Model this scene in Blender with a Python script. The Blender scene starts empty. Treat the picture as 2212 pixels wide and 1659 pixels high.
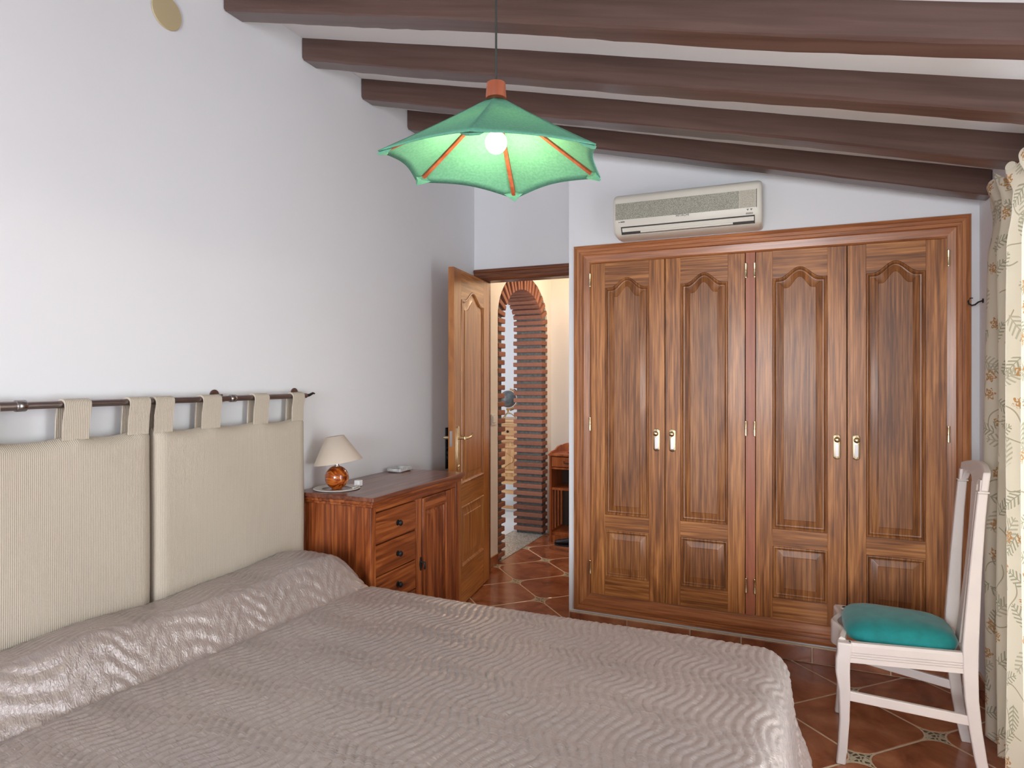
import bpy, bmesh, math, random
import numpy as np
from mathutils import Vector, Matrix, Euler
random.seed(7)
rng = np.random.default_rng(7)
S = bpy.context.scene
C = S.collection
PI = math.pi

# ------------------------------------------------------------------ camera
cam = bpy.data.cameras.new('camera')
cam.sensor_width = 36.0
cam.lens = 36.0 * 1413.0 / 2212.0
cam.shift_y = -13.5 / 2212.0
cam.clip_start = 0.02
cam_o = bpy.data.objects.new('camera', cam)
cam_o.location = (0, 0, 1.375)
cam_o.rotation_euler = (math.radians(90), 0, math.radians(23.6))
C.objects.link(cam_o)
S.camera = cam_o

# ------------------------------------------------------------------ world, lights, exposure
w = bpy.data.worlds.new('world'); S.world = w; w.use_nodes = True
wn = w.node_tree
bg = wn.nodes['Background']
sky = wn.nodes.new('ShaderNodeTexSky'); sky.sky_type = 'NISHITA'
sky.sun_disc = False; sky.sun_elevation = math.radians(50); sky.sun_rotation = math.radians(200)
wn.links.new(sky.outputs[0], bg.inputs[0]); bg.inputs[1].default_value = 0.12

def area(name, loc, rot, sx, sy, power, col):
    l = bpy.data.lights.new(name, 'AREA'); l.shape = 'RECTANGLE'; l.size = sx; l.size_y = sy
    l.energy = power; l.color = col
    o = bpy.data.objects.new(name, l); o.location = loc; o.rotation_euler = rot; C.objects.link(o)
    return o
def point(name, loc, power, col, r=0.05):
    l = bpy.data.lights.new(name, 'POINT'); l.energy = power; l.color = col; l.shadow_soft_size = r
    o = bpy.data.objects.new(name, l); o.location = loc; C.objects.link(o); return o
# daylight at the balcony window in the right wall
area('window_daylight', (1.0, 1.95, 1.10), (0, math.radians(90), 0), 1.95, 1.24, 46, (0.88, 0.94, 1.0))
# unseen fill light added behind the camera to brighten wardrobe and bed
area('rear_fill_light', (-0.35, -2.72, 1.45), (math.radians(90), 0, 0), 1.35, 1.35, 100, (0.92, 0.96, 1.0))
# hall ceiling lamp and daylight of the far room
point('hall_lamp', (-1.35, 4.95, 2.28), 13, (1.0, 0.72, 0.45), 0.09)
area('far_room_daylight', (-3.5, 4.3, 1.6), (math.radians(90), 0, 0), 1.4, 1.6, 20, (0.95, 0.97, 1.0))

S.view_settings.view_transform = 'Standard'
S.view_settings.look = 'None'
S.view_settings.gamma = 1.0
S.view_settings.use_curve_mapping = False
S.view_settings.exposure = 0.48

# ------------------------------------------------------------------ mesh helpers
class MB:
    def __init__(s): s.v = []; s.f = []
    def add(s, vs, fs):
        o = len(s.v); s.v += [tuple(map(float, p)) for p in vs]; s.f += [tuple(o + i for i in f) for f in fs]; return s
    def box(s, x0, x1, y0, y1, z0, z1):
        return s.add([(x0,y0,z0),(x1,y0,z0),(x1,y1,z0),(x0,y1,z0),(x0,y0,z1),(x1,y0,z1),(x1,y1,z1),(x0,y1,z1)],
                     [(0,3,2,1),(4,5,6,7),(0,1,5,4),(1,2,6,5),(2,3,7,6),(3,0,4,7)])
    def loft(s, loops, closed=True, cap0=True, cap1=True, ring=False):
        n = len(loops[0]); m = len(loops); vs = [p for L in loops for p in L]; fs = []
        for i in range(m if ring else m - 1):
            a, b = i * n, ((i + 1) % m) * n
            for j in range(n if closed else n - 1):
                k = (j + 1) % n
                fs.append((a + j, a + k, b + k, b + j))
        if cap0 and not ring: fs.append(tuple(range(n))[::-1])
        if cap1 and not ring: fs.append(tuple((m - 1) * n + i for i in range(n)))
        return s.add(vs, fs)
    def prism(s, poly, axis, a, b):
        def P(u, w_, t):
            return (t, u, w_) if axis == 'x' else (u, t, w_) if axis == 'y' else (u, w_, t)
        return s.loft([[P(u, w_, a) for u, w_ in poly], [P(u, w_, b) for u, w_ in poly]])
    def lathe(s, prof, c=(0,0,0), n=24, M=None, cap=True):
        loops = []
        for r, z in prof:
            L = []
            for i in range(n):
                t = 2 * PI * i / n; p = Vector((r * math.cos(t), r * math.sin(t), z))
                if M is not None: p = M @ p
                L.append((p[0] + c[0], p[1] + c[1], p[2] + c[2]))
            loops.append(L)
        return s.loft(loops, cap0=cap, cap1=cap)
    def tube(s, path, r, n=8, ry=None, closed=False, updir=(0,0,1)):
        pts = [Vector(p) for p in path]; loops = []; m = len(pts)
        for i, p in enumerate(pts):
            if closed: t = pts[(i + 1) % m] - pts[i - 1]
            else: t = pts[min(i + 1, m - 1)] - pts[max(i - 1, 0)]
            t.normalize(); u = Vector(updir)
            if abs(t.dot(u)) > 0.95: u = Vector((1, 0, 0))
            a = t.cross(u).normalized(); b = a.cross(t).normalized()
            ri = r[i] if isinstance(r, (list, tuple)) else r
            rj = ri if ry is None else (ry[i] if isinstance(ry, (list, tuple)) else ry)
            loops.append([tuple(p + a * ri * math.cos(2*PI*k/n) + b * rj * math.sin(2*PI*k/n)) for k in range(n)])
        return s.loft(loops, ring=closed)
    def bar(s, path, wx, wy, xd=(1,0,0), yd=(0,1,0)):
        # rectangular section (full widths wx along xd, wy along yd) swept through the path
        loops = []; X = Vector(xd); Y = Vector(yd)
        for i, p in enumerate(path):
            p = Vector(p); a = (wx[i] if isinstance(wx, (list, tuple)) else wx) / 2; b = (wy[i] if isinstance(wy, (list, tuple)) else wy) / 2
            loops.append([tuple(p - X*a - Y*b), tuple(p + X*a - Y*b), tuple(p + X*a + Y*b), tuple(p - X*a + Y*b)])
        return s.loft(loops)
    def sphere(s, c, r, n=20, m=12, sz=1.0):
        prof = [(max(1e-4, r * math.sin(PI * i / m)), -r * sz * math.cos(PI * i / m)) for i in range(m + 1)]
        return s.lathe(prof, c, n)
    def build(s, name, mat, parent=None, smooth=None, bevel=0, world=True, label=None, seg=2):
        vs = s.v
        if parent is not None and world:
            r = parent
            while r.parent is not None: r = r.parent
            Mi = (Matrix.Translation(r.location) @ r.rotation_euler.to_matrix().to_4x4()).inverted()
            vs = [tuple(Mi @ Vector(p)) for p in vs]
        me = bpy.data.meshes.new(name)
        bm = bmesh.new()
        bv = [bm.verts.new(p) for p in vs]
        for f in s.f:
            try: bm.faces.new([bv[i] for i in f])
            except ValueError: pass
        bmesh.ops.recalc_face_normals(bm, faces=bm.faces)
        bm.to_mesh(me); bm.free()
        if smooth is not None:
            me.shade_smooth()
            if smooth > 0: me.set_sharp_from_angle(angle=math.radians(smooth))
        me.materials.append(mat)
        return link(name, me, parent, bevel, label, seg)

def link(name, me, parent=None, bevel=0, label=None, seg=2):
    o = bpy.data.objects.new(name, me); C.objects.link(o)
    if parent is not None: o.parent = parent
    if bevel:
        b = o.modifiers.new('bevel', 'BEVEL'); b.width = bevel; b.segments = seg; b.limit_method = 'ANGLE'; b.angle_limit = math.radians(40)
    if label: o['label'] = label
    return o
def tag(o, label, cat, group=None):
    o['label'] = label; o['category'] = cat
    if group: o['group'] = group
    return o
def struct(o, label=None):
    o['kind'] = 'structure'
    if label: o['label'] = label
    return o
def thing(name, label, cat, loc=(0,0,0), rotz=0.0, group=None):
    o = bpy.data.objects.new(name, None); o.empty_display_size = 0.1
    o.location = loc; o.rotation_euler = (0, 0, rotz); C.objects.link(o)
    if label: tag(o, label, cat, group)
    return o
def smooth01(t): t = np.clip(t, 0, 1); return t * t * (3 - 2 * t)

# ------------------------------------------------------------------ materials
def nm(name):
    m = bpy.data.materials.new(name); m.use_nodes = True
    return m, m.node_tree, m.node_tree.nodes['Principled BSDF']
def setp(b, **k):
    for n_, v in k.items(): b.inputs[n_.replace('_', ' ')].default_value = v
def plain(name, col, rough=0.5, metal=0.0, noise=0.0, nscale=8.0, bump=0.0, bscale=60.0, **k):
    m, t, b = nm(name)
    setp(b, Roughness=rough, Metallic=metal, **k); b.inputs['Base Color'].default_value = (*col, 1)
    if noise or bump: tc = t.nodes.new('ShaderNodeTexCoord')
    if noise:
        n = t.nodes.new('ShaderNodeTexNoise'); n.inputs['Scale'].default_value = nscale; n.inputs['Detail'].default_value = 5
        t.links.new(tc.outputs['Object'], n.inputs['Vector'])
        r = t.nodes.new('ShaderNodeValToRGB')
        r.color_ramp.elements[0].position = 0.3; r.color_ramp.elements[1].position = 0.7
        r.color_ramp.elements[0].color = (*[c * (1 - noise) for c in col], 1)
        r.color_ramp.elements[1].color = (*[min(1, c * (1 + noise)) for c in col], 1)
        t.links.new(n.outputs['Fac'], r.inputs[0]); t.links.new(r.outputs[0], b.inputs['Base Color'])
    if bump:
        n2 = t.nodes.new('ShaderNodeTexNoise'); n2.inputs['Scale'].default_value = bscale; n2.inputs['Detail'].default_value = 4
        t.links.new(tc.outputs['Object'], n2.inputs['Vector'])
        bp = t.nodes.new('ShaderNodeBump'); bp.inputs['Strength'].default_value = bump; bp.inputs['Distance'].default_value = 0.004
        t.links.new(n2.outputs['Fac'], bp.inputs['Height']); t.links.new(bp.outputs[0], b.inputs['Normal'])
    return m
def wood(name, dark, mid, light, axis='z', rough=0.4, fine=110.0, coarse=9.0, coat=0.0, bump=0.15, ring=0.045, depth=None, slope_=0.0):
    m, t, b = nm(name); setp(b, Roughness=rough)
    b.inputs['Coat Weight'].default_value = coat; b.inputs['Coat Roughness'].default_value = 0.15
    N = t.nodes.new; L = t.links.new
    tc = N('ShaderNodeTexCoord'); oi = N('ShaderNodeObjectInfo')
    mul = N('ShaderNodeVectorMath'); mul.operation = 'SCALE'; mul.inputs[0].default_value = (3.1, 5.7, 2.3); L(oi.outputs['Random'], mul.inputs['Scale'])
    add = N('ShaderNodeVectorMath'); add.operation = 'ADD'; L(tc.outputs['Object'], add.inputs[0]); L(mul.outputs[0], add.inputs[1])
    if slope_:
        vr = N('ShaderNodeVectorRotate'); vr.rotation_type = 'Y_AXIS'; vr.inputs['Angle'].default_value = -slope_; L(add.outputs[0], vr.inputs['Vector']); add = vr
    def mapped(sc, st):
        mp = N('ShaderNodeMapping'); v = [sc, sc, sc]; v['xyz'.index(axis)] = sc * st
        if depth: v['xyz'.index(depth)] = sc * 0.12
        mp.inputs['Scale'].default_value = v; L(add.outputs[0], mp.inputs['Vector']); return mp
    a = mapped(fine, 0.035); n1 = N('ShaderNodeTexNoise'); n1.inputs['Scale'].default_value = 1; n1.inputs['Detail'].default_value = 4; n1.inputs['Distortion'].default_value = 0.4; L(a.outputs[0], n1.inputs['Vector'])
    c = mapped(coarse, 0.12); n2 = N('ShaderNodeTexNoise'); n2.inputs['Scale'].default_value = 1; n2.inputs['Detail'].default_value = 3; n2.inputs['Distortion'].default_value = 1.6; L(c.outputs[0], n2.inputs['Vector'])
    rg = N('ShaderNodeMath'); rg.operation = 'MULTIPLY'; rg.inputs[1].default_value = 26; L(n2.outputs['Fac'], rg.inputs[0])
    sn = N('ShaderNodeMath'); sn.operation = 'SINE'; L(rg.outputs[0], sn.inputs[0])
    s2 = N('ShaderNodeMath'); s2.operation = 'MULTIPLY_ADD'; s2.inputs[1].default_value = ring; L(sn.outputs[0], s2.inputs[0])
    n4 = N('ShaderNodeTexNoise'); n4.inputs['Scale'].default_value = 1; n4.inputs['Detail'].default_value = 2; c4 = mapped(fine * 0.45, 0.02); L(c4.outputs[0], n4.inputs['Vector'])
    av = N('ShaderNodeMath'); av.operation = 'MULTIPLY_ADD'; av.inputs[1].default_value = 0.35; L(n4.outputs['Fac'], av.inputs[0])
    hv = N('ShaderNodeMath'); hv.operation = 'MULTIPLY'; hv.inputs[1].default_value = 0.65; L(n1.outputs['Fac'], hv.inputs[0]); L(hv.outputs[0], av.inputs[2])
    ct = N('ShaderNodeMath'); ct.operation = 'MULTIPLY_ADD'; ct.inputs[1].default_value = 1.5; ct.inputs[2].default_value = -0.25; L(av.outputs[0], ct.inputs[0])
    L(ct.outputs[0], s2.inputs[2])
    s3 = N('ShaderNodeMath'); s3.operation = 'MULTIPLY_ADD'; s3.inputs[1].default_value = 0.36; L(n2.outputs['Fac'], s3.inputs[0]); L(s2.outputs[0], s3.inputs[2])
    s4 = N('ShaderNodeMath'); s4.operation = 'SUBTRACT'; s4.inputs[1].default_value = 0.18; L(s3.outputs[0], s4.inputs[0])
    r = N('ShaderNodeValToRGB'); e = r.color_ramp.elements
    e[0].position = 0.27; e[0].color = (*dark, 1); e[1].position = 0.74; e[1].color = (*light, 1)
    q = e.new(0.5); q.color = (*mid, 1)
    L(s4.outputs[0], r.inputs[0]); L(r.outputs[0], b.inputs['Base Color'])
    bp = N('ShaderNodeBump'); bp.inputs['Strength'].default_value = bump; bp.inputs['Distance'].default_value = 0.001
    L(n1.outputs['Fac'], bp.inputs['Height']); L(bp.outputs[0], b.inputs['Normal'])
    return m

def sc(c, k): return tuple(x * k for x in c)
M = {}
M['wall'] = plain('white_wall_paint', (0.79, 0.80, 0.83), 0.75, noise=0.015, nscale=1.5, bump=0.10, bscale=35)
M['ceil'] = plain('white_ceiling_paint', (0.83, 0.83, 0.83), 0.8, bump=0.12, bscale=25)
M['hallwall'] = plain('cream_hall_paint', (0.81, 0.78, 0.75), 0.75, bump=0.1, bscale=30)
M['grout'] = plain('pale_grout', (0.64, 0.50, 0.36), 0.8, noise=0.1, nscale=30)
W = ((0.170, 0.055, 0.013), (0.365, 0.132, 0.033), (0.60, 0.255, 0.075))
M['ward_v'] = wood('oak_vertical', *W, axis='z', rough=0.4, coat=0.1, depth='y')
M['ward_h'] = wood('oak_horizontal', *[sc(c, 0.95) for c in W], axis='x', rough=0.4, coat=0.1, depth='y')
M['ward_p'] = wood('oak_panel', *[(c[0]*.76, c[1]*.76, c[2]*.82) for c in W], axis='z', rough=0.42, fine=140, coarse=5, coat=0.08, depth='y')
M['ward_c'] = wood('pine_casing', (0.26, 0.082, 0.028), (0.41, 0.145, 0.050), (0.55, 0.22, 0.085), axis='x', rough=0.35, coat=0.2)
M['ward_cv'] = wood('pine_casing_vertical', (0.22, 0.074, 0.025), (0.38, 0.140, 0.047), (0.53, 0.22, 0.082), axis='z', rough=0.35, coat=0.2)
M['mull'] = wood('red_mullion', (0.32, 0.092, 0.042), (0.40, 0.125, 0.060), (0.47, 0.16, 0.078), axis='z', rough=0.4, fine=50)
D = ((0.28, 0.092, 0.018), (0.43, 0.158, 0.035), (0.60, 0.26, 0.07))
M['door_v'] = wood('honey_oak_vertical', *D, axis='z', rough=0.28, coat=0.25, depth='y')
M['door_h'] = wood('honey_oak_horizontal', *D, axis='x', rough=0.28, coat=0.25, depth='y')
R_ = ((0.13, 0.028, 0.008), (0.28, 0.068, 0.018), (0.47, 0.145, 0.038))
M['sheesham_v'] = wood('sheesham_vertical', *R_, axis='z', rough=0.28, fine=70, coarse=12, coat=0.2, ring=0.07)
M['sheesham_h'] = wood('sheesham_horizontal', *R_, axis='y', rough=0.28, fine=70, coarse=12, coat=0.2, ring=0.07)
M['sheesham_top'] = wood('sheesham_top', (0.10, 0.026, 0.014), (0.19, 0.058, 0.030), (0.29, 0.105, 0.06), axis='y', rough=0.3, fine=60, coarse=14, coat=0.4)
M['beam'] = wood('dark_beam', (0.070, 0.036, 0.028), (0.098, 0.052, 0.041), (0.125, 0.070, 0.056), axis='x', rough=0.34, fine=40, coarse=4, coat=0.25, bump=0.35, ring=0.02, slope_=math.atan(0.2407))
M['lintel'] = wood('walnut_lintel', (0.075, 0.022, 0.009), (0.15, 0.046, 0.018), (0.24, 0.085, 0.034), axis='x', rough=0.35)
M['etag'] = wood('cherry_wood', (0.22, 0.05, 0.012), (0.33, 0.085, 0.022), (0.43, 0.13, 0.038), axis='z', rough=0.3, fine=60, coat=0.3)
M['pine'] = wood('pale_pine', (0.42, 0.20, 0.075), (0.60, 0.33, 0.14), (0.74, 0.47, 0.23), axis='x', rough=0.4, fine=50, coarse=10)
M['pine_v'] = wood('pale_pine_vertical', (0.42, 0.20, 0.075), (0.60, 0.33, 0.14), (0.74, 0.47, 0.23), axis='z', rough=0.4, fine=50, coarse=10)
M['burl'] = wood('burl_ball', (0.10, 0.012, 0.002), (0.36, 0.070, 0.007), (0.58, 0.165, 0.02), axis='x', rough=0.10, fine=40, coarse=16, coat=0.8, bump=0, ring=0.16)
M['brass'] = plain('brass', (0.78, 0.66, 0.42), 0.25, 1.0)
M['steel'] = plain('dark_chrome', (0.32, 0.30, 0.30), 0.25, 1.0)
M['silver'] = plain('silver', (0.75, 0.75, 0.76), 0.2, 1.0)
M['rod'] = plain('bronze_rod', (0.26, 0.21, 0.20), 0.28, 0.9)
M['iron'] = plain('black_iron', (0.015, 0.015, 0.018), 0.5, 0.3)
M['black'] = plain('black_rubber', (0.012, 0.013, 0.016), 0.4)
M['dark'] = plain('dark_interior', (0.03, 0.014, 0.008), 0.8)
M['chair'] = plain('chalk_white_lacquer', (0.68, 0.605, 0.58), 0.38, noise=0.04, nscale=6)
M['seat'] = plain('teal_velvet', (0.004, 0.205, 0.205), 0.85, noise=0.16, nscale=26, bump=0.2, bscale=400, Sheen_Weight=0.35, Sheen_Roughness=0.4)
M['acbody'] = plain('cream_plastic', (0.80, 0.775, 0.69), 0.4)
M['acdark'] = plain('dark_slot', (0.05, 0.05, 0.045), 0.6)
M['ink'] = plain('grey_print', (0.06, 0.06, 0.06), 0.6)
M['paper'] = plain('white_plastic', (0.80, 0.80, 0.80), 0.4)
M['doily'] = plain('white_lace', (0.72, 0.71, 0.68), 0.8, bump=0.5, bscale=200)
M['disc'] = plain('ochre_plastic', (0.52, 0.42, 0.25), 0.6)
M['red'] = wood('red_lamp_wood', (0.24, 0.055, 0.024), (0.34, 0.09, 0.042), (0.43, 0.13, 0.065), axis='z', rough=0.4, fine=50)
M['cord'] = plain('grey_cord', (0.03, 0.035, 0.03), 0.5)
M['mortar'] = plain('grey_mortar', (0.17, 0.18, 0.175), 0.9, noise=0.3, nscale=40, bump=0.6, bscale=60)
M['granite'] = plain('granite', (0.40, 0.39, 0.36), 0.25, noise=0.55, nscale=70)
M['marble'] = plain('white_marble_floor', (0.78, 0.79, 0.80), 0.2)
M['mattress'] = plain('mattress_ticking', (0.7, 0.7, 0.7), 0.8)
M['base'] = plain('divan_fabric', (0.2, 0.18, 0.16), 0.8)

def brick_mat():
    m, t, b = nm('thin_brick'); N = t.nodes.new; L = t.links.new
    oi = N('ShaderNodeObjectInfo'); tc = N('ShaderNodeTexCoord')
    r = N('ShaderNodeValToRGB'); e = r.color_ramp.elements
    e[0].color = (0.17, 0.060, 0.038, 1); e[1].color = (0.40, 0.175, 0.112, 1)
    n = N('ShaderNodeTexNoise'); n.inputs['Scale'].default_value = 30; n.inputs['Detail'].default_value = 5; L(tc.outputs['Object'], n.inputs['Vector'])
    a = N('ShaderNodeMath'); a.operation = 'MULTIPLY_ADD'; a.inputs[1].default_value = 0.6; L(n.outputs['Fac'], a.inputs[0])
    h = N('ShaderNodeMath'); h.operation = 'MULTIPLY_ADD'; h.inputs[1].default_value = 0.5; h.inputs[2].default_value = -0.05; L(oi.outputs['Random'], h.inputs[0]); L(h.outputs[0], a.inputs[2])
    L(a.outputs[0], r.inputs[0]); L(r.outputs[0], b.inputs['Base Color']); setp(b, Roughness=0.75)
    bp = N('ShaderNodeBump'); bp.inputs['Strength'].default_value = 0.5; bp.inputs['Distance'].default_value = 0.004; L(n.outputs['Fac'], bp.inputs['Height']); L(bp.outputs[0], b.inputs['Normal'])
    return m
M['brick'] = brick_mat()
def tile_mat():
    m, t, b = nm('glazed_terracotta'); N = t.nodes.new; L = t.links.new
    oi = N('ShaderNodeObjectInfo'); tc = N('ShaderNodeTexCoord')
    mul = N('ShaderNodeVectorMath'); mul.operation = 'SCALE'; mul.inputs[0].default_value = (37, 51, 23); L(oi.outputs['Random'], mul.inputs['Scale'])
    add = N('ShaderNodeVectorMath'); add.operation = 'ADD'; L(tc.outputs['Object'], add.inputs[0]); L(mul.outputs[0], add.inputs[1])
    n = N('ShaderNodeTexNoise'); n.inputs['Scale'].default_value = 6; n.inputs['Detail'].default_value = 6; n.inputs['Roughness'].default_value = 0.6; n.inputs['Distortion'].default_value = 0.6; L(add.outputs[0], n.inputs['Vector'])
    r = N('ShaderNodeValToRGB'); e = r.color_ramp.elements
    e[0].position = 0.28; e[0].color = (0.175, 0.050, 0.024, 1); e[1].position = 0.72; e[1].color = (0.46, 0.19, 0.095, 1)
    q = e.new(0.5); q.color = (0.32, 0.105, 0.048, 1)
    L(n.outputs['Fac'], r.inputs[0]); L(r.outputs[0], b.inputs['Base Color'])
    setp(b, Roughness=0.22); b.inputs['Coat Weight'].default_value = 0.3; b.inputs['Coat Roughness'].default_value = 0.1
    bp = N('ShaderNodeBump'); bp.inputs['Strength'].default_value = 0.12; bp.inputs['Distance'].default_value = 0.004; L(n.outputs['Fac'], bp.inputs['Height']); L(bp.outputs[0], b.inputs['Normal'])
    return m
M['tile'] = tile_mat()
def insert_mat():
    m, t, b = nm('painted_insert_tile'); N = t.nodes.new; L = t.links.new
    tc = N('ShaderNodeTexCoord'); v = N('ShaderNodeTexVoronoi'); v.feature = 'DISTANCE_TO_EDGE'; v.inputs['Scale'].default_value = 48; L(tc.outputs['Object'], v.inputs['Vector'])
    r = N('ShaderNodeValToRGB'); e = r.color_ramp.elements
    e[0].position = 0.10; e[0].color = (0.55, 0.50, 0.37, 1); e[1].position = 0.18; e[1].color = (0.10, 0.08, 0.05, 1)
    L(v.outputs['Distance'], r.inputs[0])
    L(r.outputs[0], b.inputs['Base Color']); setp(b, Roughness=0.3); return m
M['insert'] = insert_mat()
def spread_mat():
    m, t, b = nm('taupe_satin_quilt'); N = t.nodes.new; L = t.links.new
    tc = N('ShaderNodeTexCoord')
    mp = N('ShaderNodeMapping'); mp.inputs['Scale'].default_value = (75, 22, 40); L(tc.outputs['Object'], mp.inputs['Vector'])
    n = N('ShaderNodeTexNoise'); n.inputs['Scale'].default_value = 1; n.inputs['Detail'].default_value = 3; n.inputs['Distortion'].default_value = 0.8; L(mp.outputs[0], n.inputs['Vector'])
    mp2 = N('ShaderNodeMapping'); mp2.inputs['Scale'].default_value = (14, 120, 60); L(tc.outputs['Object'], mp2.inputs['Vector'])
    n2 = N('ShaderNodeTexNoise'); n2.inputs['Scale'].default_value = 1; n2.inputs['Detail'].default_value = 2; n2.inputs['Distortion'].default_value = 1.0; L(mp2.outputs[0], n2.inputs['Vector'])
    ad = N('ShaderNodeMath'); ad.operation = 'ADD'; L(n.outputs['Fac'], ad.inputs[0]); L(n2.outputs['Fac'], ad.inputs[1])
    bp = N('ShaderNodeBump'); bp.inputs['Strength'].default_value = 0.5; bp.inputs['Distance'].default_value = 0.004; L(ad.outputs[0], bp.inputs['Height']); L(bp.outputs[0], b.inputs['Normal'])
    n3 = N('ShaderNodeTexNoise'); n3.inputs['Scale'].default_value = 2.2; n3.inputs['Detail'].default_value = 2; L(tc.outputs['Object'], n3.inputs['Vector'])
    r = N('ShaderNodeValToRGB'); e = r.color_ramp.elements
    e[0].position = 0.35; e[0].color = (0.375, 0.312, 0.292, 1); e[1].position = 0.65; e[1].color = (0.43, 0.36, 0.332, 1); L(n3.outputs['Fac'], r.inputs[0]); L(r.outputs[0], b.inputs['Base Color'])
    setp(b, Roughness=0.30, Metallic=0.25, Sheen_Weight=0.15, Sheen_Roughness=0.35); b.inputs['Specular IOR Level'].default_value = 1.0
    return m
M['spread'] = spread_mat()
def rib_mat(name, col):
    m, t, b = nm(name); N = t.nodes.new; L = t.links.new
    tc = N('ShaderNodeTexCoord'); wv = N('ShaderNodeTexWave'); wv.bands_direction = 'Y'; wv.inputs['Scale'].default_value = 60; wv.inputs['Distortion'].default_value = 0.25
    L(tc.outputs['Object'], wv.inputs['Vector'])
    n = N('ShaderNodeTexNoise'); n.inputs['Scale'].default_value = 220; L(tc.outputs['Object'], n.inputs['Vector'])
    mx = N('ShaderNodeMath'); mx.operation = 'MULTIPLY_ADD'; mx.inputs[1].default_value = 0.8; L(n.outputs['Fac'], mx.inputs[0]); L(wv.outputs['Fac'], mx.inputs[2])
    r = N('ShaderNodeValToRGB'); e = r.color_ramp.elements
    e[0].position = 0.2; e[0].color = (*sc(col, 0.86), 1); e[1].position = 1.2; e[1].color = (*sc(col, 1.08), 1); L(mx.outputs[0], r.inputs[0]); L(r.outputs[0], b.inputs['Base Color'])
    bp = N('ShaderNodeBump'); bp.inputs['Strength'].default_value = 0.35; bp.inputs['Distance'].default_value = 0.002; L(mx.outputs[0], bp.inputs['Height']); L(bp.outputs[0], b.inputs['Normal'])
    setp(b, Roughness=0.9); return m
M['rib'] = rib_mat('beige_ribbed_cotton', (0.53, 0.465, 0.38))
def shade_mat():
    m, t, b = nm('green_lamp_fabric'); N = t.nodes.new; L = t.links.new
    n = N('ShaderNodeTexNoise'); n.inputs['Scale'].default_value = 160; tc = N('ShaderNodeTexCoord'); L(tc.outputs['Object'], n.inputs['Vector'])
    r = N('ShaderNodeValToRGB'); e = r.color_ramp.elements
    e[0].position = 0.35; e[0].color = (0.115, 0.36, 0.25, 1); e[1].position = 0.65; e[1].color = (0.16, 0.45, 0.32, 1); L(n.outputs['Fac'], r.inputs[0])
    L(r.outputs[0], b.inputs['Base Color']); setp(b, Roughness=0.85)
    tr = N('ShaderNodeBsdfTranslucent'); tr.inputs[0].default_value = (0.42, 0.70, 0.44, 1)
    mx = N('ShaderNodeMixShader'); mx.inputs[0].default_value = 0.22
    L(b.outputs[0], mx.inputs[1]); L(tr.outputs[0], mx.inputs[2]); L(mx.outputs[0], t.nodes['Material Output'].inputs[0])
    return m
M['shade'] = shade_mat()
def lampshade_mat():
    m, t, b = nm('cream_lampshade'); N = t.nodes.new; L = t.links.new
    b.inputs['Base Color'].default_value = (0.62, 0.53, 0.44, 1); setp(b, Roughness=0.85)
    return m
M['lshade'] = lampshade_mat()
def bulb_mat():
    m, t, b = nm('lit_bulb'); b.inputs['Base Color'].default_value = (1, 1, 1, 1)
    b.inputs['Emission Color'].default_value = (1.0, 0.90, 0.68, 1); b.inputs['Emission Strength'].default_value = 8; return m
M['bulb'] = bulb_mat()
def glass_mat():
    m, t, b = nm('window_glass'); N = t.nodes.new; L = t.links.new
    tr = N('ShaderNodeBsdfTransparent'); gl = N('ShaderNodeBsdfGlossy'); gl.inputs['Roughness'].default_value = 0.02
    mx = N('ShaderNodeMixShader'); mx.inputs[0].default_value = 0.06
    L(tr.outputs[0], mx.inputs[1]); L(gl.outputs[0], mx.inputs[2]); L(mx.outputs[0], t.nodes['Material Output'].inputs[0]); return m
M['glass'] = glass_mat()
def grille_mat():
    m, t, b = nm('perforated_grille'); N = t.nodes.new; L = t.links.new
    tc = N('ShaderNodeTexCoord'); v = N('ShaderNodeTexVoronoi'); v.inputs['Scale'].default_value = 260; v.inputs['Randomness'].default_value = 0.4; L(tc.outputs['Object'], v.inputs['Vector'])
    r = N('ShaderNodeValToRGB'); e = r.color_ramp.elements
    e[0].position = 0.25; e[0].color = (0.10, 0.105, 0.085, 1); e[1].position = 0.5; e[1].color = (0.47, 0.46, 0.38, 1); L(v.outputs['Distance'], r.inputs[0]); L(r.outputs[0], b.inputs['Base Color']); setp(b, Roughness=0.6); return m
M['grille'] = grille_mat()
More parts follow.
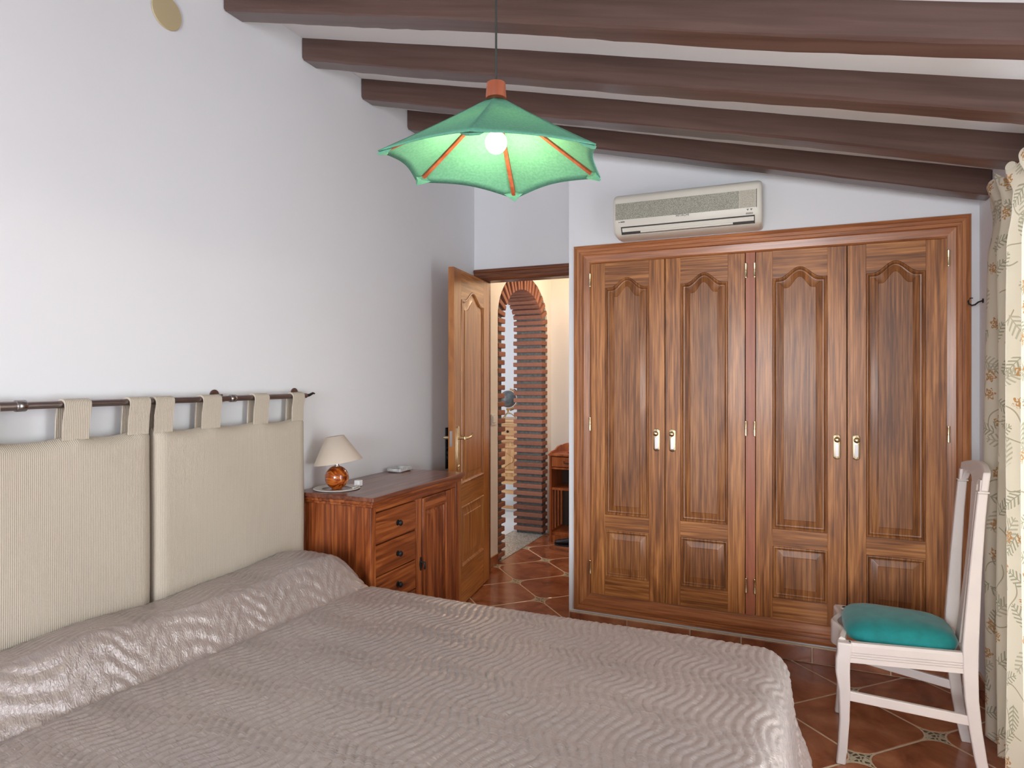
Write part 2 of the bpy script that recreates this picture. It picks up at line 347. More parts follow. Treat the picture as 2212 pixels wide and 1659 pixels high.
def curtain_mat():
    m, t, b = nm('botanical_print_curtain'); N = t.nodes.new; L = t.links.new
    uv = N('ShaderNodeUVMap')
    def math_(op, a=None, b_=None, c=None):
        x = N('ShaderNodeMath'); x.operation = op
        for i, v in enumerate((a, b_, c)):
            if v is None: continue
            if isinstance(v, (int, float)): x.inputs[i].default_value = v
            else: L(v, x.inputs[i])
        return x.outputs[0]
    base = (0.70, 0.635, 0.52, 1)
    col = None
    def layer(scale, off, kind):
        mp = N('ShaderNodeMapping'); mp.inputs['Scale'].default_value = (scale, scale, 1); mp.inputs['Location'].default_value = (off, off * 1.7, 0); L(uv.outputs[0], mp.inputs['Vector'])
        v = N('ShaderNodeTexVoronoi'); v.voronoi_dimensions = '2D'; v.inputs['Scale'].default_value = 1; v.inputs['Randomness'].default_value = 0.75; L(mp.outputs[0], v.inputs['Vector'])
        d = N('ShaderNodeVectorMath'); d.operation = 'SUBTRACT'; L(mp.outputs[0], d.inputs[0]); L(v.outputs['Position'], d.inputs[1])
        sp = N('ShaderNodeSeparateColor'); L(v.outputs['Color'], sp.inputs[0])
        ang = math_('MULTIPLY', sp.outputs[0], 6.28)
        ro = N('ShaderNodeVectorRotate'); ro.rotation_type = 'Z_AXIS'; L(d.outputs[0], ro.inputs['Vector']); L(ang, ro.inputs['Angle'])
        xy = N('ShaderNodeSeparateXYZ'); L(ro.outputs[0], xy.inputs[0])
        x, y = xy.outputs[0], xy.outputs[1]
        ax = math_('ABSOLUTE', x)
        if kind == 'fern':
            e = math_('ADD', math_('POWER', math_('DIVIDE', ax, 0.20), 2.0), math_('POWER', math_('ABSOLUTE', math_('DIVIDE', y, 0.40)), 2.0))
            inside = math_('LESS_THAN', e, 1.0)
            st = math_('GREATER_THAN', math_('SINE', math_('SUBTRACT', math_('MULTIPLY', y, 48.0), math_('MULTIPLY', ax, 40.0))), 0.25)
            stem = math_('LESS_THAN', ax, 0.012)
            mk = math_('MULTIPLY', inside, math_('MAXIMUM', st, stem))
            return math_('MULTIPLY', mk, math_('LESS_THAN', sp.outputs[1], 0.55))
        if kind == 'flower':
            rr = math_('SQRT', math_('ADD', math_('MULTIPLY', x, x), math_('MULTIPLY', y, y)))
            pet = math_('MULTIPLY_ADD', math_('SINE', math_('MULTIPLY', math_('ARCTAN2', y, x), 6.0)), 0.05, 0.21)
            ins = math_('LESS_THAN', rr, pet)
            nz = N('ShaderNodeTexNoise'); nz.inputs['Scale'].default_value = 14; L(mp.outputs[0], nz.inputs['Vector'])
            return math_('MULTIPLY', math_('MULTIPLY', ins, math_('GREATER_THAN', nz.outputs['Fac'], 0.47)), math_('LESS_THAN', sp.outputs[1], 0.42))
        if kind == 'stem':
            cv = math_('ABSOLUTE', math_('SUBTRACT', x, math_('MULTIPLY', math_('SINE', math_('MULTIPLY', y, 6.0)), 0.10)))
            return math_('MULTIPLY', math_('LESS_THAN', cv, 0.016), math_('LESS_THAN', math_('ABSOLUTE', y), 0.5))
    cur = None
    def over(prev, mask, colr):
        mx = N('ShaderNodeMix'); mx.data_type = 'RGBA'
        L(mask, mx.inputs['Factor'])
        if prev is None: mx.inputs['A'].default_value = base
        else: L(prev, mx.inputs['A'])
        mx.inputs['B'].default_value = colr
        return mx.outputs['Result']
    cur = over(None, layer(7.0, 0.3, 'stem'), (0.40, 0.35, 0.25, 1))
    cur = over(cur, layer(9.0, 2.1, 'fern'), (0.36, 0.345, 0.25, 1))
    cur = over(cur, layer(7.5, 5.7, 'fern'), (0.46, 0.425, 0.325, 1))
    cur = over(cur, layer(11.0, 9.3, 'flower'), (0.47, 0.25, 0.10, 1))
    L(cur, b.inputs['Base Color']); setp(b, Roughness=0.85)
    tr = N('ShaderNodeBsdfTranslucent'); L(cur, tr.inputs[0])
    mx = N('ShaderNodeMixShader'); mx.inputs[0].default_value = 0.45
    L(b.outputs[0], mx.inputs[1]); L(tr.outputs[0], mx.inputs[2]); L(mx.outputs[0], t.nodes['Material Output'].inputs[0])
    return m
M['curtain'] = curtain_mat()

# ------------------------------------------------------------------ room dimensions
XL, XR = -2.04, 0.735          # left wall, window wall
YW, YD = 3.473, 4.022          # wardrobe wall, door wall
YB = -2.80                     # wall behind the photographer
def ceil_z(x): return 2.90 - 0.2407 * (x - XL)

# floor ------------------------------------------------------------
f = MB().box(-2.34, 0.95, YB - 0.1, 6.05, -0.06, -0.0012).build('floor', M['grout'])
struct(f, 'glazed terracotta tile floor laid diagonally with small painted inserts')
GS = 0.2785; NX0, NY0 = 0.205, 2.672
def rounded_square(half, r, n=5):
    pts = []
    for k in range(4):
        a0 = k * PI / 2
        cx = (half - r) * (1 if k in (0, 3) else -1); cy = (half - r) * (1 if k in (0, 1) else -1)
        for i in range(n + 1):
            a = a0 + (PI / 2) * i / n
            pts.append((cx + r * math.cos(a), cy + r * math.sin(a)))
    return pts
half = GS * math.sqrt(2) / 2 - 0.0035
base_t = rounded_square(half, 0.078)
def rot45(p): c = math.sqrt(.5); return ((p[0] - p[1]) * c, (p[0] + p[1]) * c)
tm = MB(); o_ = [rot45(p) for p in base_t]; i_ = [rot45((p[0]*0.985, p[1]*0.985)) for p in base_t]
tm.loft([[(x, y, -0.012) for x, y in o_], [(x, y, -0.0015) for x, y in o_], [(x, y, 0.0) for x, y in i_]])
t0 = tm.build('floor_tile', M['tile'], f, world=False); tile_me = t0.data
# four-pointed insert between four rounded corners
im = MB(); star = []
for k in range(4):
    a = k * PI / 2
    p0 = (0.064, 0); p1 = (0, 0.064)
    for i in range(6):
        u = i / 6
        q = ((1 - u) ** 2 * p0[0] + u * u * p1[0] + 2 * u * (1 - u) * 0.012, (1 - u) ** 2 * p0[1] + u * u * p1[1] + 2 * u * (1 - u) * 0.012)
        star.append((q[0] * math.cos(a) - q[1] * math.sin(a), q[0] * math.sin(a) + q[1] * math.cos(a)))
star = [rot45(p) for p in star]
im.loft([[(x, y, -0.012) for x, y in star], [(x, y, -0.001) for x, y in star]])
s0 = im.build('insert_tile', M['insert'], f, world=False); ins_me = s0.data
first_t = first_s = True
for i in range(-9, 4):
    for j in range(-21, 13):
        x, y = NX0 + GS * i, NY0 + GS * j
        if not (-2.30 < x < 0.95 and YB - 0.1 < y < 5.75): continue
        if (i + j) % 2 == 0:
            if x < -2.03 or x > 0.72 or y > 5.5: continue
            if first_s: s0.location = (x, y, 0); first_s = False
            else: o = link('insert_tile', ins_me, f); o.location = (x, y, 0)
        else:
            if x > -1.0 and y > 3.75: continue
            if first_t: t0.location = (x, y, 0); first_t = False
            else: o = link('floor_tile', tile_me, f); o.location = (x, y, 0)

# walls ------------------------------------------------------------
wl = MB().box(XL - 0.27, XL, YB - 0.1, YD + 0.10, -0.02, 3.05).build('wall_left', M['wall']); struct(wl, 'white painted wall behind the bed')
wb = MB()
wb.box(XL - 0.27, -1.05, YB - 0.12, YB, -0.02, 3.0); wb.box(0.35, 0.95, YB - 0.12, YB, -0.02, 3.0)
wb.box(-1.05, 0.35, YB - 0.12, YB, -0.02, 0.75); wb.box(-1.05, 0.35, YB - 0.12, YB, 2.15, 3.0)
wb = struct(wb.build('wall_back', M['wall']), 'white painted wall behind the photographer')
WY0, WY1, WZ1 = 1.30, 2.60, 2.06
wr = MB().box(XR, XR + 0.2, YB - 0.1, WY0, -0.02, 2.6)
wr.box(XR, XR + 0.2, WY1, 4.0, -0.02, 2.6); wr.box(XR, XR + 0.2, WY0, WY1, WZ1, 2.6)
wr = struct(wr.build('wall_right', M['wall']), 'white painted wall with the balcony window')
OX0, OX1, OZ1 = -1.965, -1.215, 2.035        # door opening
wd = MB().box(XL - 0.27, OX0 - 0.035, YD, YD + 0.10, -0.02, 3.05)
wd.box(OX1 + 0.035, 0.95, YD, YD + 0.10, -0.02, 3.05); wd.box(OX0 - 0.035, OX1 + 0.035, YD, YD + 0.10, OZ1 + 0.035, 3.05)
wd = struct(wd.build('wall_door', M['wall']), 'white painted wall around the doorway')
WX0, WX1, WZ0, WZ2 = -1.141, 0.705, 0.090, 2.103   # wardrobe front
ww = MB().box(-1.170, WX0 + 0.01, YW, YD, -0.02, 3.0)
ww.box(WX1 - 0.01, XR, YW, YD, -0.02, 3.0); ww.box(WX0 + 0.01, WX1 - 0.01, YW, YD, WZ2 - 0.01, 3.0); ww.box(WX0 + 0.01, WX1 - 0.01, YW, YD, -0.02, WZ0 + 0.01)
ww = struct(ww.build('wall_wardrobe', M['wall']), 'white painted wall around the built in wardrobe')

# tiled skirting: pieces as parts
def skirting(name, pieces, label):
    n0 = None
    root = MB()
    for p in pieces: root.box(*p[0])
    r = struct(root.build(name, M['grout']), label)
    for p in pieces:
        MB().box(*p[1]).build('skirting_tile', M['tile'], r, bevel=0.002)
    return r
pcs = []
xs = [-1.165, -0.84, -0.51, -0.26, 0.063, 0.393, 0.72]
for a, b_ in zip(xs[:-1], xs[1:]):
    pcs.append(((a, b_, YW - 0.008, YW - 0.0005, 0.0, 0.082), (a + 0.003, b_ - 0.003, YW - 0.013, YW - 0.004, 0.003, 0.074)))
skirting('baseboard_wardrobe', pcs, 'terracotta tile skirting below the wardrobe')
pcs = []; ys = [3.46, 3.13, 2.80, 2.61]
for a, b_ in zip(ys[:-1], ys[1:]):
    pcs.append(((XR - 0.008, XR - 0.0005, b_, a, 0.0, 0.082), (XR - 0.013, XR - 0.004, b_ + 0.003, a - 0.003, 0.003, 0.074)))
skirting('baseboard_right', pcs, 'terracotta tile skirting under the window wall')

# ceiling and beams ---------------------------------------------------
cl = MB()
x0, x1 = XL - 0.05, XR + 0.15
cl.loft([[(x0, y, ceil_z(x0)), (x1, y, ceil_z(x1)), (x1, y, ceil_z(x1) + 0.12), (x0, y, ceil_z(x0) + 0.12)] for y in (YB - 0.1, YD + 0.1)])
cl = struct(cl.build('ceiling', M['ceil']), 'sloping white ceiling with dark wooden beams')
for yb in (-2.49, -2.05, -1.62, -1.18, -0.75, -0.31, 0.125, 0.56, 1.0, 1.436, 1.873, 2.307, 2.742, 3.172):
    loops = []; n = 44
    ph = random.random() * 9
    for i in range(n + 1):
        u = i / n; x = XL + 0.004 + (XR - XL - 0.008) * u
        y0 = yb + 0.09 * u + 0.004 * math.sin(9 * u + ph) + random.uniform(-.0015, .0015); z1 = ceil_z(x) + 0.01
        zb = ceil_z(x) - 0.101 + 0.005 * math.sin(7 * u + ph * 2) + random.uniform(-.0015, .0015)
        wdt = 0.098 + 0.004 * math.sin(11 * u + ph)
        k = 0.007 + 0.003 * math.sin(17 * u + ph)
        loops.append([(x, y0, z1), (x, y0, zb + k), (x, y0 + k, zb), (x, y0 + wdt - k, zb), (x, y0 + wdt, zb + k), (x, y0 + wdt, z1)])
    MB().loft(loops).build('beam', M['beam'], cl, smooth=35)

# balcony window in the right wall -------------------------------------
wi = MB()
for (a, b_) in ((WY0, WY0 + 0.06), (WY1 - 0.06, WY1), ((WY0 + WY1) / 2 - 0.04, (WY0 + WY1) / 2 + 0.04)): wi.box(XR + 0.09, XR + 0.14, a, b_, 0, WZ1)
wi.box(XR + 0.091, XR + 0.139, WY0, WY1, WZ1 - 0.06, WZ1); wi.box(XR + 0.091, XR + 0.139, WY0, WY1, 0, 0.07)
wi = struct(wi.build('window_1', M['paper'], bevel=0.003), 'white framed balcony window')
for a, b_ in ((WY0 + 0.06, (WY0 + WY1) / 2 - 0.04), ((WY0 + WY1) / 2 + 0.04, WY1 - 0.06)):
    MB().box(XR + 0.112, XR + 0.118, a, b_, 0.07, WZ1 - 0.06).build('pane', M['glass'], wi)
w2 = MB()  # unseen window frame, put in to go with the rear fill light
for (a, b_) in ((-1.05, -1.0), (0.30, 0.35), (-0.375, -0.325)): w2.box(a, b_, YB - 0.08, YB - 0.04, 0.75, 2.15)
w2.box(-1.05, 0.35, YB - 0.079, YB - 0.041, 0.75, 0.80); w2.box(-1.05, 0.35, YB - 0.079, YB - 0.041, 2.10, 2.15)
w2 = struct(w2.build('rear_fill_window', M['paper'], bevel=0.003), 'unseen white window frame added for the rear fill light')

# doorway: lining, casing, leaf ----------------------------------------
tr = MB()
tr.box(OX0 - 0.034, OX0, YD - 0.004, YD + 0.104, 0, OZ1); tr.box(OX1, OX1 + 0.034, YD - 0.004, YD + 0.104, 0, OZ1); tr.box(OX0 - 0.034, OX1 + 0.034, YD - 0.004, YD + 0.104, OZ1, OZ1 + 0.034)
tr = struct(tr.build('trim_1', M['lintel'], bevel=0.002), 'dark brown wooden door frame')
prof = [(0.0, 0.0), (0.0, 0.012), (0.012, 0.018), (0.028, 0.018), (0.032, 0.014), (0.050, 0.014), (0.055, 0.020), (0.072, 0.020), (0.078, 0.0)]
MB().loft([[(x, YD - d, OZ1 + 0.004 + z) for z, d in prof] for x in (XL + 0.004, OX1 + 0.04)]).build('casing', M['lintel'], tr)
MB().loft([[(OX0 - 0.004 - z, YD - d, zz) for z, d in prof] for zz in (0.0, OZ1 + 0.003)]).build('casing', M['lintel'], tr)

def cath(x0, x1, z0, zs, za, ins, n=22, sh=0.80):
    # closed outline of a panel with a cathedral top, inset by ins; za==zs: plain rectangle
    a, b_ = x0 + ins, x1 - ins; lo = z0 + ins; pts = [(a, lo), (b_, lo)]
    mid = (a + b_) / 2; hw = (b_ - a) / 2
    for i in range(n + 1):
        u = 1 - 2 * i / n
        h = 0.5 * (1 + math.cos(PI * min(1, abs(u) / sh))) if za > zs else 0
        pts.append((mid + hw * u, zs + (za - zs) * h - ins))
    return pts
def panel_leaf(parent, x0, x1, z0, z1, yf, sg, thick, stl, str_, zp, mats, world=True, bead=0.011, bev=0.034):
    # zp: list of panel rects (zlo, zshoulder, zapex) from the top down; front face at yf, outward sign sg
    mv, mh, mp_ = mats; yb = yf - sg * thick
    pa, pb = x0 + stl, x1 - str_
    lo, hi = min(yf, yb), max(yf, yb)
    MB().box(x0, pa, lo, hi, z0, z1).build('stile', mv, parent, bevel=0.0015, world=world)
    MB().box(pb, x1, lo, hi, z0, z1).build('stile', mv, parent, bevel=0.0015, world=world)
    top = z1
    for k, (zl, zs, za) in enumerate(zp):
        outl = cath(pa, pb, zl, zs, za, 0)[2:]
        poly = [(pa, top), (pb, top)] + outl if za > zs else [(pa, top), (pb, top), (pb, zs), (pa, zs)]
        MB().prism(poly, 'y', lo + 0.0004, hi - 0.0004).build('rail', mh, parent, world=world)
        prof = [(0.0, -0.0006), (0.003, 0.004), (0.007, 0.0045), (bead, 0.0), (bead + 0.003, -0.008), (bead + 0.008, -0.009), (bead + bev, -0.0015), (bead + bev + 0.002, 0.0005)]
        loops = []
        for ins, d in prof: loops.append([(x, yf + sg * d, z) for x, z in cath(pa, pb, zl, zs, za, ins)])
        loops.insert(0, [(x, yb + sg * 0.004, z) for x, z in cath(pa, pb, zl, zs, za, 0)])
        MB().loft(loops).build('panel', mp_, parent, smooth=25, world=world)
        top = zl
    MB().box(pa, pb, lo + 0.0004, hi - 0.0004, z0, top).build('rail', mh, parent, world=world)

LEAF, ANG = 0.685, math.radians(-81.7)
dr = thing('door_1', None, None, (-1.926, YD - 0.002, 0), ANG); struct(dr, 'honey oak panelled door standing open')
panel_leaf(dr, 0.0, LEAF, 0.008, 2.020, 0.0, 1, 0.036, 0.125, 0.125, [(0.735, 1.845, 1.912), (0.235, 0.60, 0.60)], (M['door_v'], M['door_h'], M['door_v']), world=False, bead=0.014, bev=0.045)
# lever handle, latch and the lever of the other side
hx, hz = LEAF - 0.062, 1.02
hp = MB().prism([(hx + 0.016 * math.cos(a) , hz - 0.06 + 0.115 * (1 if math.sin(a) > 0 else -1) * 1.0 + 0.016 * math.sin(a)) for a in [2 * PI * i / 24 for i in range(24)]], 'y', 0.0005, 0.006).build('handle_plate', M['brass'], dr, smooth=40, world=False)
MB().tube([(hx, 0.004, hz), (hx, 0.045, hz)], 0.009, 12).build('handle_neck', M['brass'], hp, smooth=40, world=False)
MB().tube([(hx + 0.004, 0.047, hz), (hx - 0.03, 0.05, hz - 0.002), (hx - 0.085, 0.05, hz), (hx - 0.105, 0.054, hz + 0.012), (hx - 0.112, 0.056, hz + 0.022)], [0.009, 0.008, 0.007, 0.006, 0.004], 10).build('lever', M['brass'], hp, smooth=40, world=False)
MB().sphere((hx, 0.006, hz - 0.165), 0.008).build('screw', M['brass'], hp, smooth=0, world=False)
MB().box(LEAF, LEAF + 0.002, -0.026, -0.010, hz - 0.045, hz + 0.045).build('latch_plate', M['silver'], dr, world=False)
MB().tube([(hx, -0.036, hz), (hx, -0.085, hz), (hx - 0.02, -0.09, hz), (hx - 0.1, -0.088, hz - 0.004)], [0.010, 0.008, 0.008, 0.006], 10).build('lever', M['brass'], dr, smooth=40, world=False)

# hall behind the door -------------------------------------------------
AY0, AY1 = 4.405, 5.450       # opening in the arch wall (before the brick lining)
ZS, RISE = 1.83, 0.385        # springing height and rise of the outer ellipse
AYC, AH = (AY0 + AY1) / 2, (AY1 - AY0) / 2
def ell(a, sh): return (AYC + (AH - sh) * math.cos(a), ZS + (RISE - sh) * math.sin(a))
NA = 24
arc = [ell(PI * i / NA, 0) for i in range(NA + 1)]       # from far jamb over the top to near jamb
wa = MB()
hallH = 2.62
wa.box(XL - 0.27, XL, YD + 0.10, AY0, -0.02, hallH); wa.box(XL - 0.27, XL, AY1, 5.66, -0.02, hallH)
for (ya, za), (yb_, zb_) in zip(arc[:-1], arc[1:]):
    wa.loft([[(x, ya, za), (x, yb_, zb_), (x, yb_, hallH), (x, ya, hallH)] for x in (XL - 0.27, XL)])
wa = struct(wa.build('wall_arch', M['hallwall']), 'pale hall wall with a brick lined archway')
# mortar lining
LT = 0.100
def lining(sh): return [(AY1 - sh, 0.0)] + [ell(PI * i / NA, sh) for i in range(NA + 1)] + [(AY0 + sh, 0.0)]
A_, B_ = lining(0.0), lining(LT)
mo = MB()
for k in range(len(A_) - 1):
    mo.loft([[(x, *A_[k]), (x, *A_[k + 1]), (x, *B_[k + 1]), (x, *B_[k])] for x in (XL - 0.250, XL - 0.016)])
mo.build('mortar', M['mortar'], wa)
def brick_mesh(name):
    b_ = MB(); b_.box(-0.138, 0.138, -0.062, 0.062, -0.0185, 0.0185)
    return b_
b0 = None
def place_brick(y, z, rot):
    global b0
    if b0 is None:
        b0 = brick_mesh('brick').build('brick', M['brick'], wa, bevel=0.005, world=False); o = b0
    else:
        o = link('brick', b0.data, wa, bevel=0.005)
    o.location = (XL - 0.1335 + random.uniform(-.004, .004), y, z); o.rotation_euler = (rot + random.uniform(-.02, .02), 0, random.uniform(-.015, .015))
zc = 0.045
while zc < ZS:
    place_brick(AY1 - 0.0655 + random.uniform(-.004, .004), zc, 0); place_brick(AY0 + 0.0655 + random.uniform(-.004, .004), zc, PI)
    zc += 0.0628
arcL = []; tot = 0; prev = None
for i in range(401):
    p = ell(PI * i / 400, 0.0655 + 0.04)
    if prev: tot += math.hypot(p[0] - prev[0], p[1] - prev[1])
    arcL.append((tot, PI * i / 400)); prev = p
nb = int(round(tot / 0.058))
for k in range(nb):
    t_ = tot * (k + 0.5) / nb; a = min(arcL, key=lambda q: abs(q[0] - t_))[1]
    y, z = ell(a, 0.0655)
    nrm = math.atan2(math.sin(a) / (RISE - .06), math.cos(a) / (AH - .06))
    place_brick(y, z, nrm)
struct(MB().box(XL - 0.30, XL + 0.004, AY0 + 0.05, AY1 - 0.05, -0.004, 0.004).build('trim_2', M['granite']), 'speckled granite threshold under the arch')
we = MB().box(XL, 0.95, 5.55, 5.66, -0.02, hallH)
we = struct(we.build('wall_hall_end', M['hallwall']), 'cream wall at the end of the hall')
wh = MB().box(-0.45, -0.35, YD + 0.10, 5.55, -0.02, hallH); struct(wh.build('wall_hall_right', M['hallwall']), 'cream side wall of the hall')
struct(MB().box(XL - 0.27, -0.35, YD + 0.02, 5.66, hallH, hallH + 0.08).build('ceiling_hall', M['ceil']), 'white ceiling of the hall')
pcs = [((XL + 0.0005, XL + 0.008, YD + 0.11, AY0 - 0.01, 0.0, 0.082), (XL + 0.004, XL + 0.013, YD + 0.113, AY0 - 0.013, 0.003, 0.074))]
skirting('baseboard_hall', pcs, 'terracotta tile skirting beside the archway')
# light switch on the hall wall
sw = thing('light_switch', 'white light switch on the hall wall beside the arch', 'switch', (XL, 4.325, 1.07))
MB().box(XL + 0.0005, XL + 0.008, 4.285, 4.365, 1.03, 1.11).build('plate', M['paper'], sw, bevel=0.003)
MB().box(XL + 0.008, XL + 0.013, 4.30, 4.35, 1.045, 1.095).build('rocker', M['paper'], sw, bevel=0.003)

# room beyond the arch
struct(MB().box(-4.9, XL - 0.27, 3.95, 7.0, -0.06, -0.003).build('floor', M['marble']), 'white floor of the far room')
fw_ = MB().box(-4.9, XL - 0.27, 6.75, 6.87, -0.02, 2.7); fw_.box(-5.0, -4.9, 3.95, 6.87, -0.02, 2.7); fw_.box(XL - 0.27, XL - 0.17, 5.66, 6.87, -0.02, 2.7); fw_.box(-4.9, XL - 0.27, 3.95, 4.05, -0.02, 2.7)
struct(fw_.build('wall_far', M['wall']), 'white wall of the room beyond the arch')
struct(MB().box(-5.0, XL - 0.17, 3.95, 6.87, 2.7, 2.78).build('ceiling_far', M['ceil']), 'white ceiling of the far room')

# carved pine console beyond the arch
cx0, cx1, cy0, cy1 = -2.985, -2.56, 6.10, 6.42
cs = thing('console_cabinet', 'pale carved pine cabinet on legs seen through the arch', 'cabinet', ((cx0 + cx1) / 2, (cy0 + cy1) / 2, 0))
MB().box(cx0 + 0.02, cx1 - 0.02, cy0 + 0.02, cy1, 0.30, 0.90).build('body', M['pine_v'], cs, bevel=0.003)
MB().box(cx0 - 0.025, cx1 + 0.025, cy0 - 0.03, cy1, 0.925, 0.955).build('top', M['pine'], cs, bevel=0.006)
for (z0_, z1_, p_) in ((0.895, 0.925, 0.02), (0.875, 0.895, 0.008), (0.745, 0.775, 0.015), (0.715, 0.740, 0.024), (0.655, 0.675, 0.012), (0.40, 0.425, 0.012), (0.335, 0.365, 0.018), (0.29, 0.32, 0.025)):
    MB().box(cx0 + 0.02 - p_, cx1 - 0.02 + p_, cy0 + 0.02 - p_, cy0 + 0.05, z0_, z1_).build('moulding', M['pine'], cs, bevel=0.004)
dw = MB().box(cx0 + 0.04, cx1 - 0.04, cy0 + 0.006, cy0 + 0.03, 0.785, 0.868).build('drawer', M['pine'], cs, bevel=0.004)
for xx in (-2.88, -2.715): MB().sphere((xx, cy0 - 0.002, 0.826), 0.013, 14, 8).build('knob', M['iron'], dw, smooth=0)
dd = MB().box(cx0 + 0.05, cx1 - 0.05, cy0 + 0.008, cy0 + 0.03, 0.435, 0.645).build('door', M['pine_v'], cs, bevel=0.006)
MB().prism([((cx0 + cx1) / 2 + 0.12 * math.cos(a), 0.54 + 0.07 * math.sin(a) * (1 + 0.25 * math.cos(4 * a))) for a in [2 * PI * i / 32 for i in range(32)]], 'y', cy0 - 0.002, cy0 + 0.012).build('carving', M['pine_v'], dd, bevel=0.003)
for xx in (cx0 + 0.03, cx1 - 0.03):
    for yy in (cy0 + 0.03, cy1 - 0.03):
        MB().lathe([(0.021, 0.0), (0.024, 0.04), (0.014, 0.07), (0.022, 0.12), (0.015, 0.18), (0.025, 0.26), (0.025, 0.30)], (xx, yy, 0), 14).build('leg', M['pine'], cs, smooth=50)
MB().box(cx0 + 0.03, cx1 - 0.03, cy0 + 0.015, cy0 + 0.045, 0.035, 0.065).build('stretcher', M['pine'], cs, bevel=0.003)
MB().box(cx0 + 0.03, cx1 - 0.03, cy0 + 0.015, cy0 + 0.045, 0.185, 0.225).build('stretcher', M['pine'], cs, bevel=0.003)
# globe ornament on it
gc = (-2.745, 6.18, 1.155)
gl = thing('globe_ornament', 'dark round ornament with a wooden ring and brass feet seen through the arch', 'ornament', (gc[0], gc[1], 0.955))
MB().sphere(gc, 0.088, 24, 14).build('globe', plain('slate_globe', (0.11, 0.12, 0.125), 0.35, noise=0.5, nscale=22), gl, smooth=0)
def ring(c, r, a0, a1, d1, d2, n=30): return [tuple(Vector(c) + Vector(d1) * (r * math.cos(a0 + (a1 - a0) * i / n)) + Vector(d2) * (r * math.sin(a0 + (a1 - a0) * i / n))) for i in range(n + 1)]
dv = (0.92, 0.40, 0)
MB().tube(ring(gc, 0.104, math.radians(-100), math.radians(80), dv, (0, 0, 1)), 0.011, 10).build('meridian', M['pine'], gl, smooth=50)
MB().tube(ring(gc, 0.120, math.radians(-80), math.radians(60), dv, (0, 0, 1)), 0.006, 8).build('rim', M['steel'], gl, smooth=50)
MB().lathe([(0.014, 0.045), (0.010, 0.08), (0.020, 0.092)], (gc[0], gc[1], 0.955), 14).build('stem', M['brass'], gl, smooth=50)
for k in range(3):
    a = 0.5 + k * 2 * PI / 3
    MB().tube([(gc[0], gc[1], 1.015), (gc[0] + 0.04 * math.cos(a), gc[1] + 0.04 * math.sin(a), 1.0), (gc[0] + 0.085 * math.cos(a), gc[1] + 0.085 * math.sin(a), 0.961)], [0.008, 0.006, 0.006], 8).build('foot', M['brass'], gl, smooth=50)

# etagere in the hall
ex0, ex1, ey0, ey1 = -1.905, -1.48, 5.14, 5.44
et = thing('etagere', 'small cherry wood shelf unit with a drawer standing in the hall', 'shelf unit', ((ex0 + ex1) / 2, (ey0 + ey1) / 2, 0))
for xx in (ex0, ex1 - 0.018):
    sd = MB(); sd.box(xx, xx + 0.018, ey0, ey1, 0.0, 0.10); sd.box(xx, xx + 0.018, ey0, ey1, 0.44, 0.745)
    sd.box(xx, xx + 0.018, ey1 - 0.03, ey1, 0.10, 0.44); sd.box(xx, xx + 0.018, ey0, ey0 + 0.022, 0.10, 0.44)
    sd = sd.build('side_panel', M['etag'], et)
    for k in range(3): MB().box(xx + 0.004, xx + 0.014, ey0 + 0.052 + 0.072 * k, ey0 + 0.094 + 0.072 * k, 0.09, 0.45).build('slat', M['etag'], sd)
MB().box(ex0 + 0.018, ex1 - 0.018, ey0 + 0.01, ey1, 0.06, 0.085).build('shelf', M['etag'], et, bevel=0.002)
MB().box(ex0 + 0.018, ex1 - 0.018, ey0 + 0.005, ey1, 0.438, 0.458).build('shelf', M['etag'], et, bevel=0.002)
MB().box(ex0 + 0.018, ex1 - 0.018, ey0 + 0.002, ey1, 0.612, 0.628).build('shelf', M['etag'], et, bevel=0.002)
MB().box(ex0 - 0.008, ex1 + 0.008, ey0 - 0.01, ey1, 0.722, 0.740).build('top', M['etag'], et, bevel=0.003)
MB().box(ex0 + 0.018, ex1 - 0.018, ey1 - 0.01, ey1, 0.085, 0.74).build('back_panel', M['dark'], et)
dw = MB().box(ex0 + 0.022, ex1 - 0.022, ey0 - 0.002, ey0 + 0.02, 0.633, 0.715).build('drawer', M['etag'], et, bevel=0.003)
MB().tube([(-1.775, ey0 - 0.004, 0.68), (-1.768, ey0 - 0.02, 0.668), (-1.735, ey0 - 0.022, 0.666), (-1.705, ey0 - 0.02, 0.668), (-1.698, ey0 - 0.004, 0.68)], 0.005, 8).build('pull', M['iron'], dw, smooth=50)
gp = [(ex0, 0.738), (ex0, 0.782)] + [(ex0 + (ex1 - ex0) * i / 30, 0.770 + 0.028 * abs(math.sin(PI * 3 * i / 30 + 0.2)) ** 0.8 + 0.018 * math.sin(PI * i / 30)) for i in range(1, 30)] + [(ex1, 0.782), (ex1, 0.738)]
MB().prism(gp, 'y', ey1 - 0.02, ey1).build('gallery', M['etag'], et, smooth=30)
MB().prism([(ey0, 0.738), (ey0 + 0.04, 0.758), (ey0 + 0.12, 0.762), (ey0 + 0.2, 0.785), (ey1 - 0.02, 0.79), (ey1 - 0.02, 0.738)], 'x', ex0, ex0 + 0.014).build('gallery_side', M['etag'], et)
MB().prism([(ex0 + 0.018, 0.06), (ex0 + 0.018, 0.0), (ex0 + 0.06, 0.0)] + [(ex0 + 0.06 + (ex1 - ex0 - 0.12) * i / 14, 0.035 * math.sin(PI * i / 14)) for i in range(1, 14)] + [(ex1 - 0.06, 0.0), (ex1 - 0.018, 0.0), (ex1 - 0.018, 0.06)], 'y', ey0 + 0.006, ey0 + 0.024).build('apron', M['etag'], et)
